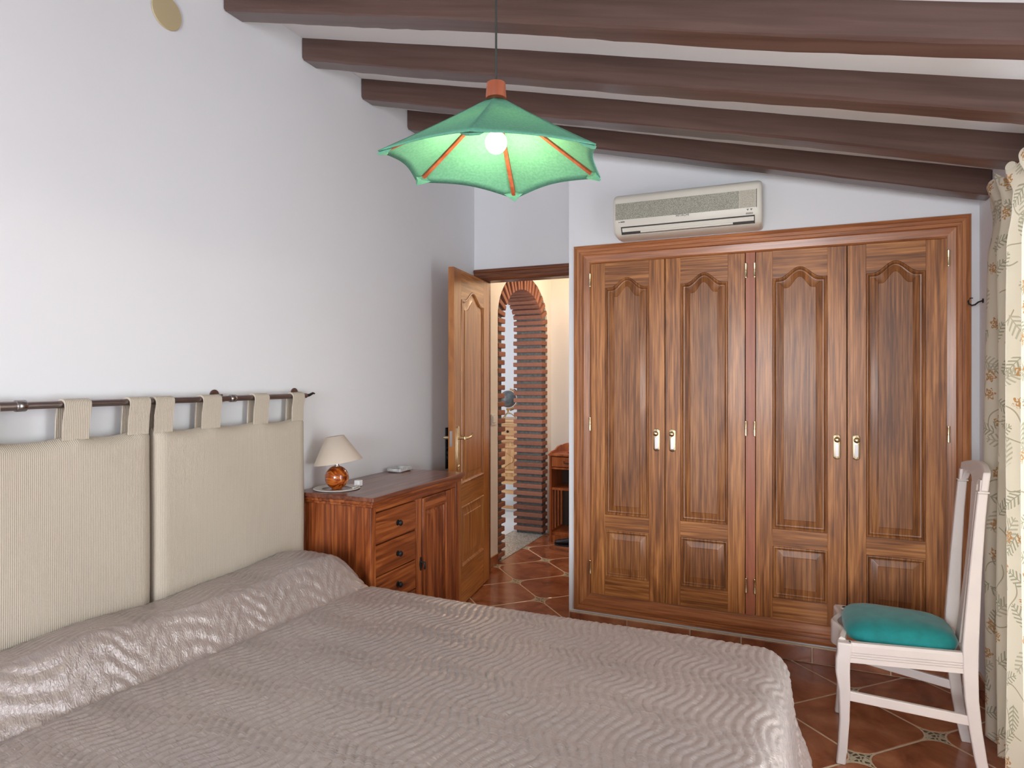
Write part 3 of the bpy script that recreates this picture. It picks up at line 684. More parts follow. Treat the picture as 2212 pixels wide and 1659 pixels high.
# small dark ornament on top of the etagere
fg = thing('ornament', 'small dark ornament standing on top of the hall shelf unit', 'ornament', (-1.755, 5.25, 0.740))
MB().lathe([(0.022, 0.0), (0.024, 0.008), (0.010, 0.016), (0.009, 0.045), (0.018, 0.055), (0.018, 0.068)], (-1.755, 5.25, 0.7405), 16).build('stand', M['lintel'], fg, smooth=40)
MB().lathe([(0.010, 0.0), (0.010, 0.02)], (-1.755, 5.25, 0.809), 12).build('tip', M['lshade'], fg, smooth=40)
# black shoe in front of the etagere
sh = thing('shoe', 'black shoe lying on the floor in front of the hall shelf unit', 'shoe', (-1.735, 5.065, 0))
loops = []
for u, wd_, h in ((0.0, 0.008, 0.028), (0.08, 0.028, 0.05), (0.22, 0.032, 0.06), (0.38, 0.030, 0.062), (0.52, 0.034, 0.052), (0.7, 0.042, 0.04), (0.88, 0.036, 0.032), (1.0, 0.010, 0.022)):
    x = -1.60 - 0.235 * u
    loops.append([(x, 5.085 + wd_ * math.cos(2*PI*k/14), 0.013 + h * 0.5 * (1 + math.sin(2*PI*k/14))) for k in range(14)])
MB().loft(loops).build('upper', M['black'], sh, smooth=60)
MB().prism([(-1.7175 + 0.122 * math.cos(a), 5.085 + (0.040 + 0.006 * math.cos(a + PI)) * math.sin(a)) for a in [2*PI*i/28 for i in range(28)]], 'z', 0.0005, 0.014).build('sole', M['black'], sh, smooth=40)

# wrought iron hook on the left wall behind the door
hk = thing('wall_hook', 'black wrought iron hook on the wall behind the open door', 'hook', (XL, 3.60, 0.80))
MB().box(XL + 0.0005, XL + 0.008, 3.612, 3.640, 0.80, 1.06).build('back_plate', M['iron'], hk, bevel=0.002)
MB().tube([(XL + 0.006, 3.626, 0.93), (XL + 0.03, 3.615, 0.935), (XL + 0.05, 3.60, 0.91), (XL + 0.045, 3.592, 0.88), (XL + 0.03, 3.60, 0.865), (XL + 0.02, 3.61, 0.88)], 0.009, 8).build('hook_arm', M['iron'], hk, smooth=50)
MB().sphere((XL + 0.04, 3.596, 0.905), 0.016, 12, 8).build('boss', M['iron'], hk, smooth=0)

# ------------------------------------------------------------------ wardrobe
wr_ = thing('wardrobe', 'built in four door brown oak wardrobe with arched raised panels', 'wardrobe', ((WX0 + WX1) / 2, YW, WZ0))
YF = YW - 0.012
MB().box(WX0 + 0.02, WX1 - 0.02, YW + 0.03, YD - 0.02, WZ0 + 0.012, WZ2 - 0.02).build('carcass', M['dark'], wr_)
cw = 0.101
cp = [(0.0, -0.012), (0.0, 0.004), (0.004, 0.012), (0.016, 0.014), (0.020, 0.009), (0.034, 0.009), (0.038, 0.013), (0.052, 0.013), (0.058, 0.006), (0.092, 0.002), (cw, -0.003), (cw, -0.020)]
def casing(side, mat):
    loops = []
    for end in (0, 1):
        L = []
        for t_, d in cp:
            y = YW - d
            if side == 'top': L.append((WX0 + t_ if end == 0 else WX1 - t_, y, WZ2 - t_))
            if side == 'bottom': L.append((WX0 + t_ if end == 0 else WX1 - t_, y, WZ0 + t_))
            if side == 'left': L.append((WX0 + t_, y, WZ0 + t_ if end == 0 else WZ2 - t_))
            if side == 'right': L.append((WX1 - t_, y, WZ0 + t_ if end == 0 else WZ2 - t_))
        loops.append(L)
    return MB().loft(loops).build('casing', mat, wr_, smooth=20)
for sd in ('top', 'bottom'): casing(sd, M['ward_c'])
for sd in ('left', 'right'): casing(sd, M['ward_cv'])
DZ0, DZ1 = 0.192, 2.000
MB().box(-0.239, -0.194, YF + 0.004, YF + 0.03, DZ0, DZ1).build('mullion', M['mull'], wr_, bevel=0.001)
doors = [(-1.039, -0.639, 'L'), (-0.637, -0.241, 'R'), (-0.192, 0.212, 'L'), (0.214, 0.613, 'R')]
for k, (a, b_, hs) in enumerate(doors):
    d = MB().box(a + 0.01, b_ - 0.01, YF + 0.021, YF + 0.024, DZ0 + 0.01, DZ1 - 0.01).build('wardrobe_door', M['dark'], wr_)
    panel_leaf(d, a + 0.0008, b_ - 0.0008, DZ0 + 0.0015, DZ1 - 0.0015, YF, -1, 0.020, 0.078, 0.082, [(0.633, 1.862, 1.915), (0.297, 0.549, 0.549)], (M['ward_v'], M['ward_h'], M['ward_p']), bead=0.012, bev=0.036)
    hx_ = a - 0.004 if hs == 'L' else b_ + 0.004
    for hz_ in (1.873, 1.085, 0.302):
        hg = MB()
        hg.lathe([(0.0066, 0), (0.0074, 0.003), (0.0066, 0.006), (0.0066, 0.034), (0.0050, 0.035), (0.0050, 0.038), (0.0066, 0.039), (0.0066, 0.068), (0.0074, 0.071), (0.0066, 0.074)], (hx_, YF - 0.006, hz_), 12)
        hg.build('hinge', M['brass'], d, smooth=40)
    px = (b_ - 0.042) if hs == 'L' else (a + 0.038)
    # escutcheon plate with a knob
    pl = MB(); o2 = []
    for i in range(28):
        t_ = 2 * PI * i / 28; o2.append((px + 0.0165 * math.cos(t_), 1.048 + (0.045 if math.sin(t_) >= 0 else -0.045) + 0.0145 * math.sin(t_)))
    pl.loft([[(x, YF - 0.0005, z) for x, z in o2], [(x, YF - 0.004, z) for x, z in o2], [(px + (x - px) * 0.82, YF - 0.006, 1.048 + (z - 1.048) * 0.94) for x, z in o2]])
    pl = pl.build('escutcheon', M['brass'], d, smooth=40)
    MB().box(px - 0.008, px + 0.008, YF - 0.0068, YF - 0.0055, 1.002, 1.062).build('slot', M['silver'] if k < 2 else M['steel'], pl, bevel=0.0005)
    MB().lathe([(0.006, 0), (0.006, 0.012), (0.012, 0.016), (0.0135, 0.022), (0.010, 0.028), (0.003, 0.030)], (px, YF - 0.005, 1.083), 16, M=Matrix.Rotation(math.radians(90), 3, 'X')).build('knob', M['brass'], pl, smooth=60)

# ------------------------------------------------------------------ air conditioner
ac = thing('air_conditioner', 'cream wall mounted air conditioner above the wardrobe', 'air conditioner', (-0.52, YW, 2.10))
AX0, AX1 = -0.878, -0.158
pr = [(YW - 0.001, 2.106), (3.40, 2.106), (3.355, 2.112), (3.338, 2.124), (3.325, 2.150), (3.315, 2.17), (3.315, 2.290), (3.320, 2.305), (3.335, 2.318), (3.37, 2.328), (YW - 0.001, 2.330)]
yc, zc_ = 3.40, 2.218
def acl(x, k): return [(x, min(YW - 0.001, yc + (y - yc) * k) if y < YW - 0.01 else y, zc_ + (z - zc_) * (k if True else 1)) for y, z in pr]
MB().loft([acl(AX0, 0.90), acl(AX0 + 0.006, 0.965), acl(AX0 + 0.018, 1.0), acl(AX1 - 0.018, 1.0), acl(AX1 - 0.006, 0.965), acl(AX1, 0.90)]).build('body', M['acbody'], ac, smooth=35)
MB().box(AX0 + 0.014, AX1 - 0.100, 3.3132, 3.318, 2.188, 2.272).build('intake_grille', M['grille'], ac)
MB().box(AX1 - 0.098, AX1 - 0.022, 3.3132, 3.318, 2.188, 2.272).build('display_panel', plain('speckled_panel', (0.52, 0.49, 0.40), 0.5, noise=0.25, nscale=220), ac)
MB().box(AX1 - 0.022, AX1 - 0.020, 3.3128, 3.318, 2.186, 2.274).build('seam', M['acdark'], ac)
# outlet: dark slot with a louvre
def slope(z): return 3.325 + (3.338 - 3.325) * (2.150 - z) / (2.150 - 2.124) if z <= 2.15 else 3.315 + (3.325 - 3.315) * (2.17 - z) / 0.02
def quad(x0, x1, z0, z1, o): return MB().loft([[(x0, slope(z0) - o, z0), (x1, slope(z0) - o, z0), (x1, slope(z0) + 0.004, z0), (x0, slope(z0) + 0.004, z0)], [(x0, slope(z1) - o, z1), (x1, slope(z1) - o, z1), (x1, slope(z1) + 0.004, z1), (x0, slope(z1) + 0.004, z1)]])
quad(AX0 + 0.040, AX1 - 0.030, 2.117, 2.153, 0.0006).build('outlet_slot', M['acdark'], ac)
quad(AX0 + 0.046, AX1 - 0.034, 2.128, 2.1465, 0.0035).build('louvre', M['acbody'], ac, bevel=0.001)
MB().box(AX0 + 0.14, AX1 - 0.13, 3.330, 3.340, 2.1185, 2.1275).build('lower_lip', M['acbody'], ac, bevel=0.001)
def text_mesh(name, s, size, loc, parent, mat):
    cu = bpy.data.curves.new('tmp', 'FONT'); cu.body = s; cu.size = size; cu.align_x = 'CENTER'; cu.extrude = 0.0004
    to = bpy.data.objects.new('tmp', cu); C.objects.link(to); dg = bpy.context.evaluated_depsgraph_get(); dg.update()
    me = bpy.data.meshes.new_from_object(to.evaluated_get(dg)); bpy.data.objects.remove(to); me.name = name
    me.transform(Matrix.Translation(Vector(loc) - parent.location) @ Matrix.Rotation(math.radians(90), 4, 'X'))
    me.materials.clear(); me.materials.append(mat); return link(name, me, parent)
text_mesh('lettering', 'HITACHI', 0.0165, (-0.525, 3.3138, 2.1775), ac, M['ink'])
for (a, b_, z0_, z1_) in ((AX0 + 0.030, AX0 + 0.036, 2.1745, 2.1775), (AX0 + 0.040, AX0 + 0.062, 2.1745, 2.1785), (AX1 - 0.066, AX1 - 0.056, 2.179, 2.1815), (AX1 - 0.063, AX1 - 0.060, 2.174, 2.179), (AX1 - 0.050, AX1 - 0.040, 2.179, 2.1815), (AX1 - 0.047, AX1 - 0.044, 2.174, 2.179)):
    MB().box(a, b_, 3.3135, 3.3152, z0_, z1_).build('mark', M['ink'], ac)
quad(AX1 - 0.070, AX1 - 0.038, 2.158, 2.165, 0.001).build('mark', M['grille'], ac)

# ------------------------------------------------------------------ sideboard
SX0, SX1, SY0, SY1, SZ = -2.034, -1.645, 2.284, 3.068, 0.872
sb = thing('sideboard', 'reddish brown wooden sideboard with drawers and a door beside the bed', 'sideboard', ((SX0 + SX1) / 2, (SY0 + SY1) / 2, 0))
MB().box(SX0, SX1 + 0.024, SY0 - 0.018, SY1 + 0.022, SZ - 0.019, SZ).build('top', M['sheesham_top'], sb, bevel=0.004)
MB().box(SX0, SX1 + 0.014, SY0 - 0.010, SY1 + 0.012, SZ - 0.034, SZ - 0.019).build('moulding', M['sheesham_h'], sb, bevel=0.004)
MB().box(SX0, SX1 + 0.006, SY0 - 0.004, SY1 + 0.005, SZ - 0.046, SZ - 0.034).build('moulding', M['sheesham_h'], sb, bevel=0.003)
zt = SZ - 0.046
MB().box(SX0 + 0.01, SX1 - 0.022, SY0 + 0.014, SY1 - 0.014, 0.07, zt).build('body', M['sheesham_v'], sb)
for xx, yy in ((SX0, SY0), (SX1 - 0.036, SY0), (SX0, SY1 - 0.036), (SX1 - 0.036, SY1 - 0.036)):
    MB().box(xx, xx + 0.036, yy, yy + 0.036, 0.0, zt).build('post', M['sheesham_v'], sb, bevel=0.003)
for k in range(2):
    a = SX0 + 0.036 + k * 0.16; b_ = SX0 + 0.036 + (k + 1) * 0.16 if k == 0 else SX1 - 0.036
    MB().box(a + 0.0006, b_ - 0.0006, SY0 + 0.007, SY0 + 0.02, 0.07, zt).build('side_board', M['sheesham_v'], sb, bevel=0.001)
MB().box(SX1 - 0.03, SX1 - 0.001, SY0 + 0.036, SY1 - 0.036, 0.802, zt).build('rail', M['sheesham_h'], sb, bevel=0.001)
MB().box(SX1 - 0.03, SX1 - 0.002, SY0 + 0.036, SY1 - 0.036, 0.05, 0.10).build('rail', M['sheesham_h'], sb, bevel=0.001)
DYa, DYb = 2.308, 2.640
MB().box(SX1 - 0.03, SX1 - 0.001, DYb + 0.002, DYb + 0.056, 0.10, 0.801).build('stile', M['sheesham_v'], sb, bevel=0.002)
zz = [0.798, 0.660, 0.522, 0.384, 0.246, 0.105]
for k in range(5):
    q = MB().box(SX1 - 0.028, SX1 - 0.001, DYa + 0.003, DYb - 0.003, zz[k + 1] + 0.003, zz[k] - 0.003).build('drawer', M['sheesham_h'], sb, bevel=0.003)
    yc2 = (DYa + DYb) / 2 + 0.012; zk = (zz[k] + zz[k + 1]) / 2 - 0.004
    kb = MB().lathe([(0.013, 0), (0.013, 0.002), (0.006, 0.004), (0.006, 0.010), (0.0125, 0.014), (0.0135, 0.019), (0.009, 0.024), (0.002, 0.0255)], (SX1 - 0.002, yc2, zk), 16, M=Matrix.Rotation(math.radians(90), 3, 'Y'))
    kb.build('knob', M['iron'], q, smooth=60)
# door with a recessed panel
DA, DB = 2.700, 2.985
dr2 = MB().box(SX1 - 0.028, SX1 - 0.016, DA + 0.05, DB - 0.05, 0.15, 0.755).build('door', M['sheesham_v'], sb)
for (a, b_, c, d) in ((DA, DA + 0.022, 0.105, 0.798), (DB - 0.060, DB, 0.105, 0.798)):
    MB().box(SX1 - 0.027, SX1 + 0.002, a, b_, c, d).build('stile', M['sheesham_v'], dr2, bevel=0.004)
for (c, d) in ((0.738, 0.798), (0.105, 0.165)):
    MB().box(SX1 - 0.027, SX1 + 0.0015, DA + 0.022, DB - 0.060, c, d).build('rail', M['sheesham_h'], dr2, bevel=0.004)
def yzl(ins, x): return [(x, DA + 0.022 + ins, 0.165 + ins), (x, DB - 0.060 - ins, 0.165 + ins), (x, DB - 0.060 - ins, 0.738 - ins), (x, DA + 0.022 + ins, 0.738 - ins)]
MB().loft([yzl(0, SX1 - 0.02), yzl(0.0, SX1 - 0.004), yzl(0.008, SX1 - 0.006), yzl(0.012, SX1 - 0.014), yzl(0.030, SX1 - 0.006), yzl(0.034, SX1 - 0.006)]).build('panel', M['sheesham_v'], dr2, smooth=20)
MB().box(SX1 - 0.028, SX1 - 0.003, DB + 0.001, SY1 - 0.037, 0.105, 0.80).build('stile', M['sheesham_v'], sb, bevel=0.002)
ky = MB().prism([(DA - 0.022 + 0.010 * math.cos(a) * (1 - 0.35 * math.sin(a * 2) ** 2), 0.490 + 0.032 * math.sin(a)) for a in [2 * PI * i / 24 for i in range(24)]], 'x', SX1 - 0.0008, SX1 + 0.004).build('keyhole_plate', M['iron'], sb)
MB().tube([(SX1 + 0.003, DA - 0.022, 0.50), (SX1 + 0.022, DA - 0.022, 0.498), (SX1 + 0.026, DA - 0.022, 0.482), (SX1 + 0.022, DA - 0.022, 0.468)], 0.005, 8).build('pull', M['iron'], ky, smooth=50)

# lamp mat, table lamp, adapter, ashtray
LX, LY = -1.915, 2.40
mt = MB().lathe([(0.066, 0.0), (0.098, 0.0), (0.104, 0.003), (0.100, 0.0055), (0.086, 0.003), (0.066, 0.0025), (0.066, 0.0)], (LX, LY, SZ + 0.0005), 48, cap=False).build('round_mat', M['doily'], smooth=40)
tag(mt, 'round white ring shaped mat under the table lamp', 'mat')
zb = SZ + 0.0005
tl = thing('table_lamp', 'small table lamp with polished wooden ball base and tilted cream shade', 'lamp', (LX, LY, zb))
rB = 0.053
prf = [(0.022, 0.0005)] + [(rB * math.sin(a), rB * 0.97 - rB * math.cos(a)) for a in [math.radians(27 + (165 - 27) * i / 16) for i in range(17)]]
MB().lathe(prf, (LX, LY, zb), 32).build('ball_base', M['burl'], tl, smooth=60)
MB().lathe([(0.012, 0), (0.012, 0.004), (0.009, 0.006), (0.009, 0.022), (0.013, 0.026), (0.013, 0.050), (0.006, 0.052)], (LX, LY, zb + 2 * rB - 0.005), 16).build('neck', M['silver'], tl, smooth=40)
tilt = Matrix.Rotation(math.radians(-8), 3, Vector((-0.40, 0.916, 0)))
sz0 = zb + 2 * rB + 0.062
prs = [(0.109, -0.047), (0.0405, 0.070), (0.0385, 0.070), (0.107, -0.047)]
MB().lathe(prs, (LX, LY, sz0), 36, M=tilt, cap=False).build('shade', M['lshade'], tl, smooth=60)
MB().tube([tuple(tilt @ Vector((0.108 * math.cos(2*PI*i/36), 0.108 * math.sin(2*PI*i/36), -0.046)) + Vector((LX, LY, sz0))) for i in range(36)], 0.0012, 6, closed=True).build('shade_rim', M['lshade'], tl, smooth=60)
MB().tube([tuple(tilt @ Vector((r * math.cos(3.60), r * math.sin(3.60), z)) + Vector((LX, LY, sz0))) for r, z in ((0.1098, -0.0465), (0.0413, 0.0695))], 0.0012, 6).build('shade_seam', M['lshade'], tl)
ad = thing('small_box', 'small white box with a cable on the sideboard beside the lamp', 'box', (-1.87, 2.50, SZ))
MB().box(-1.885, -1.855, 2.485, 2.512, SZ + 0.0005, SZ + 0.028).build('case', M['paper'], ad, bevel=0.003)
MB().tube([(-1.87, 2.486, SZ + 0.012), (-1.865, 2.475, SZ + 0.006), (-1.845, 2.462, SZ + 0.009), (-1.83, 2.43, SZ + 0.009), (-1.825, 2.40, SZ + 0.009)], 0.0028, 8).build('cable', M['paper'], ad, smooth=50)
asht = thing('ashtray', 'low silver grey rectangular dish at the far end of the sideboard', 'dish', (-1.965, 2.985, SZ))
aq = MB()
def rr(hx_, hy_, z, cx_=-1.965, cy_=2.985): return [(cx_ + sx * hx_ * (0.92 if k % 2 else 1), cy_ + sy * hy_ * (1 if k % 2 else 0.92), z) for k, (sx, sy) in enumerate(((-1, -1), (-1, -1), (1, -1), (1, -1), (1, 1), (1, 1), (-1, 1), (-1, 1)))]
def rr2(hx_, hy_, z): 
    c = 0.9; p = [(-hx_, -hy_ * c), (-hx_ * c, -hy_), (hx_ * c, -hy_), (hx_, -hy_ * c), (hx_, hy_ * c), (hx_ * c, hy_), (-hx_ * c, hy_), (-hx_, hy_ * c)]
    return [(-1.965 + x, 2.985 + y, z) for x, y in p]
aq.loft([rr2(0.036, 0.052, SZ + 0.0006), rr2(0.042, 0.060, SZ + 0.006), rr2(0.042, 0.060, SZ + 0.020), rr2(0.036, 0.054, SZ + 0.020), rr2(0.033, 0.050, SZ + 0.008)])
aq.build('bowl', plain('pressed_glass', (0.55, 0.56, 0.56), 0.15, noise=0.25, nscale=50, bump=0.5, bscale=80), asht, smooth=30)

# ------------------------------------------------------------------ bed and bedspread
BX1, BYa, BYb = -0.065, 0.80, 2.205
bd = thing('bed', 'double bed hidden under the taupe bedspread', 'bed', (-1.02, 1.59, 0))
MB().box(-1.975, BX1, BYa, BYb, 0.11, 0.27).build('base', M['base'], bd, bevel=0.01)
MB().box(-1.975, BX1, BYa, BYb, 0.272, 0.492).build('mattress', M['mattress'], bd, bevel=0.03, seg=3)
for xx in (-1.9, -0.14):
    for yy in (0.9, 2.1): MB().lathe([(0.022, 0), (0.028, 0.1), (0.03, 0.11)], (xx, yy, 0), 14).build('leg', M['iron'], bd, smooth=40)

RR = 0.085; EX1, EYa, EYb = -0.020, 0.755, 2.252
core = (EX1 - RR, EYa + RR, EYb - RR)          # xmax, ymin, ymax of the flat core
ZTOP = 0.535
drop = 0.46
na, nbv = 470, 300
aL = np.linspace(-1.948, core[0] + RR * PI / 2 + drop, na)
bL = np.linspace(core[1] - RR * PI / 2 - drop, core[2] + RR * PI / 2 + drop, nbv)
A, Bq = np.meshgrid(aL, bL, indexing='ij')
dx = np.maximum(0, A - core[0]); dyp = np.maximum(0, Bq - core[2]); dyn = np.maximum(0, core[1] - Bq); dy = dyp - dyn
e = np.hypot(dx, dy); ux = np.where(e > 0, dx / np.maximum(e, 1e-9), 0); uy = np.where(e > 0, dy / np.maximum(e, 1e-9), 0)
e = np.minimum(e, RR * PI / 2 + drop * 0.935)
arcang = np.minimum(e / RR, PI / 2)
down = np.maximum(0, e - RR * PI / 2)
cxx = np.minimum(A, core[0]); cyy = np.clip(Bq, core[1], core[2])
per = np.where(dx > 0, Bq * 1.0, A * 1.0) + np.where((dx > 0) & (np.abs(dy) > 0), np.arctan2(dy, np.maximum(dx, 1e-9)) * 0.5, 0)
foldamp = 0.02 * smooth01((A + 1.60) / 0.3) * smooth01(down / 0.35) * (0.55 + 0.45 * np.sin(per * 5.1 + 1.0))
corner = (dx > 0) & (np.abs(dy) > 0)
th = np.arctan2(np.abs(dy), np.maximum(dx, 1e-9))
cf = np.where(corner, np.sin(2 * th) ** 2, 0) * smooth01(down / 0.30)
out = RR * np.sin(arcang) + foldamp * np.sin(per * 23 + np.sin(per * 6) * 1.2) * 0.9 + (0.002 + 0.05 * smooth01((A + 1.55) / 1.2)) * down / drop + cf * (0.035 + 0.035 * np.sin(th * 10.0 + 1.0))
Xp = cxx + ux * out; Yp = cyy + uy * out
Zp = ZTOP - RR * (1 - np.cos(arcang)) - down
# bolster hump at the head
edgeX = -1.60 - 0.085 * (2.25 - Bq)
h = 0.128 * smooth01((edgeX - A) / 0.10 + 0.03) * (1 - 0.16 * smooth01((-1.80 - A) / 0.18))
endf = smooth01((2.32 - Bq) / 0.24) * smooth01((Bq - 0.66) / 0.24)
h = h * endf * (1 + 0.05 * np.sin(Bq * 6.5 + 0.6) + 0.03 * np.sin(Bq * 15 + A * 9))
crease = -0.016 * np.exp(-((A - edgeX - 0.004) / 0.018) ** 2) * endf
Zp = Zp + (h + crease) * np.clip(1 - down / 0.10, 0, 1)
# soft unevenness
Zp = Zp + 0.006 * np.sin(A * 3.1 + Bq * 2.0) * np.sin(Bq * 4.2 - A) * (down == 0)
# quilting: wavy stitched channels and cross puckers
ph = A + 0.020 * np.sin(2 * PI * Bq / 0.23 + 1.1 * np.sin(A * 2.2)) + 0.006 * np.sin(Bq * 41 + A * 13)
puff = np.abs(np.sin(PI * ph / 0.0265)) ** 0.7
row = np.floor(ph / 0.0265)
cross = np.abs(np.sin(PI * (Bq / 0.040 + 0.37 * np.sin(row * 12.9898) * 3))) ** 0.5
q_amp = 0.0062
disp = q_amp * (puff * (0.55 + 0.45 * cross) - 0.8)
nz_ = rng.normal(0, 0.00035, A.shape)
disp = disp + nz_
# displace along approximate normals
P = np.stack([Xp, Yp, Zp], -1)
Pa = np.gradient(P, axis=0); Pb = np.gradient(P, axis=1)
Nn = np.cross(Pa, Pb); Nn /= np.maximum(np.linalg.norm(Nn, axis=-1, keepdims=True), 1e-9)
P = P + Nn * disp[..., None]
P[..., 2] = np.maximum(P[..., 2], 0.012)
idx = np.arange(na * nbv).reshape(na, nbv)
F4 = np.stack([idx[:-1, :-1], idx[1:, :-1], idx[1:, 1:], idx[:-1, 1:]], -1).reshape(-1, 4)
me = bpy.data.meshes.new('bedspread')
me.vertices.add(na * nbv); me.vertices.foreach_set('co', P.reshape(-1).astype(np.float32))
me.loops.add(F4.size); me.loops.foreach_set('vertex_index', F4.reshape(-1).astype(np.int32))
me.polygons.add(len(F4)); me.polygons.foreach_set('loop_start', np.arange(0, F4.size, 4, dtype=np.int32))
me.update(calc_edges=True); me.validate(); me.shade_smooth(); me.materials.append(M['spread'])
bs = link('bedspread', me)
so = bs.modifiers.new('thick', 'SOLIDIFY'); so.thickness = 0.005; so.offset = -1
tag(bs, 'quilted taupe satin bedspread covering the bed', 'bedspread')

# ------------------------------------------------------------------ headboard cushions on a rod
RX, RZ = -1.992, 1.296
rd = thing('headboard_rod', 'bronze wall rod carrying the beige headboard cushions', 'rod', (RX, 1.55, RZ))
MB().tube([(RX, 0.72, RZ), (RX, 1.12, RZ)], 0.0135, 14).build('rod', M['rod'], rd, smooth=50)
MB().tube([(RX, 1.12, RZ), (RX, 2.285, RZ)], 0.011, 14).build('rod', M['rod'], rd, smooth=50)
for yy, r in ((1.125, 0.0165), (1.875, 0.0145)):
    MB().tube([(RX, yy - 0.014, RZ), (RX, yy - 0.012, RZ), (RX, yy + 0.012, RZ), (RX, yy + 0.014, RZ)], [r - 0.002, r, r, r - 0.002], 14).build('collar', M['steel'], rd, smooth=50)
for yy in (0.78, 1.83, 2.262):
    bk = MB().tube([(XL + 0.001, yy, RZ + 0.012), (XL + 0.004, yy, RZ + 0.012)], 0.022, 16).build('bracket', M['rod'], rd, smooth=40)
    MB().tube([(XL + 0.003, yy, RZ + 0.012), (RX - 0.008, yy, RZ + 0.012), (RX, yy, RZ - 0.012)], 0.006, 8).build('arm', M['rod'], bk, smooth=40)
MB().tube([(RX, 2.283, RZ), (RX + 0.002, 2.305, RZ + 0.002), (RX + 0.004, 2.325, RZ + 0.010), (RX + 0.004, 2.337, RZ + 0.008)], [0.008, 0.006, 0.005, 0.003], 10).build('finial', M['iron'], rd, smooth=50)

def headboard(y0, y1, tabs, label):
    t_ = thing('headboard_cushion', label, 'headboard', (-1.995, (y0 + y1) / 2, 0.48), group='headboard cushions')
    n, m = 60, 30; zlo = 0.500
    def ztop(y):
        # the top edge sags between the tabs
        c = sorted((a + b_) / 2 for a, b_ in tabs); best = 0
        for k in range(len(c) - 1):
            if c[k] <= y <= c[k + 1]:
                u = (y - c[k]) / (c[k + 1] - c[k]); best = math.sin(PI * u) ** 0.8
        return 1.206 - 0.016 * best
    loops = []
    x_f, x_b = -1.958, -2.026
    for i in range(n + 1):
        y = y0 + (y1 - y0) * i / n; zt_ = ztop(y); th_ = (x_f - x_b) / 2; cx_ = (x_f + x_b) / 2
        ed = min(1.0, min(i, n - i) / 3.0); ed = 0.55 + 0.45 * math.sin(ed * PI / 2)
        prof_ = []
        for k in range(m):
            z = zlo + (zt_ - zlo) * k / (m - 1); u = min(1, (zt_ - z) / 0.03, (z - zlo + 0.006) / 0.03); s_ = math.sqrt(max(0.02, 1 - (1 - u) ** 2))
            prof_.append((cx_ + th_ * ed * s_ + 0.0015 * math.sin(y * 17 + z * 9), y, z))
        back = [(2 * cx_ - th_ * 0 - (p[0] - 0) , y, p[2]) for p in prof_][::-1]
        loops.append(prof_ + back)
    MB().loft(loops).build('cushion', M['rib'], t_, smooth=60)
    for a, b_ in tabs:
        path = []
        xf, xb = -1.972, -2.012
        outer = [(xf, 1.190), (xf, 1.25), (xf + 0.003, RZ - 0.01)] + [(RX + 0.022 * math.cos(g), RZ + 0.0165 * math.sin(g)) for g in [PI * i / 10 for i in range(1, 10)]] + [(xb - 0.001, RZ - 0.01), (xb, 1.25), (xb, 1.190)]
        inner = [(x + (-0.006 if x > RX else 0.006) if abs(x - RX) > 0.006 else x, z - (0.0045 if z > RZ else 0)) for x, z in outer]
        L0 = outer + inner[::-1]
        loops = []
        for i in range(5):
            y = a + (b_ - a) * i / 4; loops.append([(x, y + 0.004 * math.sin(z * 30), z) for x, z in L0])
        MB().loft(loops).build('tab', M['rib'], t_, smooth=40)
    return t_
headboard(1.530, 2.250, [(1.531, 1.600), (1.722, 1.802), (1.968, 2.042), (2.182, 2.249)], 'beige headboard cushion hanging beside the sideboard')
headboard(0.790, 1.510, [(0.791, 0.860), (0.985, 1.060), (1.232, 1.310), (1.438, 1.509)], 'beige headboard cushion at the left edge of the picture')

# ochre cover disc high on the left wall
dc = MB().lathe([(0.055, 0.0), (0.060, 0.003), (0.058, 0.006), (0.002, 0.0075)], (XL + 0.0006, 1.624, 2.662), 36, M=Matrix.Rotation(math.radians(90), 3, 'Y')).build('cover_plate', M['disc'], smooth=40)
tag(dc, 'round ochre cover plate high on the left wall', 'cover plate')

# ------------------------------------------------------------------ pendant lamp
FWD = Vector((-math.sin(math.radians(23.6)), math.cos(math.radians(23.6)), 0)); RGT = Vector((FWD.y, -FWD.x, 0))
PC = Vector((-0.655, 1.405, 0))
pe = thing('pendant_lamp', 'green umbrella shaped fabric pendant lamp hanging over the bed', 'pendant lamp', (PC.x, PC.y, 1.85))
zap = 2.046; Rr = 0.278
phis = [9.5 + 60 * k for k in range(6)]; zrs = [1.858, 1.880, 1.893, 1.876, 1.880, 1.866]
Vt = [PC + (-FWD * math.cos(math.radians(p)) - RGT * math.sin(math.radians(p))) * Rr + Vector((0, 0, z)) for p, z in zip(phis, zrs)]
AP = Vector((PC.x, PC.y, zap))
sm = MB(); nn, mm = 14, 12
for k in range(6):
    a, b_ = Vt[k], Vt[(k + 1) % 6]; pts = []
    for i in range(mm + 1):
        r = (0.07 + 0.93 * i / mm)
        for j in range(nn + 1):
            u = j / nn; base = a.lerp(b_, u); s_ = math.sin(PI * u)
            q = AP.lerp(base, r * (1 - 0.05 * s_ ** 1.2 * r))
            q.z -= 0.012 * math.sin(PI * r) * (0.4 + 0.6 * s_) * 0.6
            q.z += 0.002 * s_ * r * r
            pts.append(tuple(q))
    fs = [(i * (nn + 1) + j, i * (nn + 1) + j + 1, (i + 1) * (nn + 1) + j + 1, (i + 1) * (nn + 1) + j) for i in range(mm) for j in range(nn)]
    sm.add(pts, fs)
sho = sm.build('shade', M['shade'], pe, smooth=30)
so = sho.modifiers.new('thick', 'SOLIDIFY'); so.thickness = 0.003; so.offset = -1
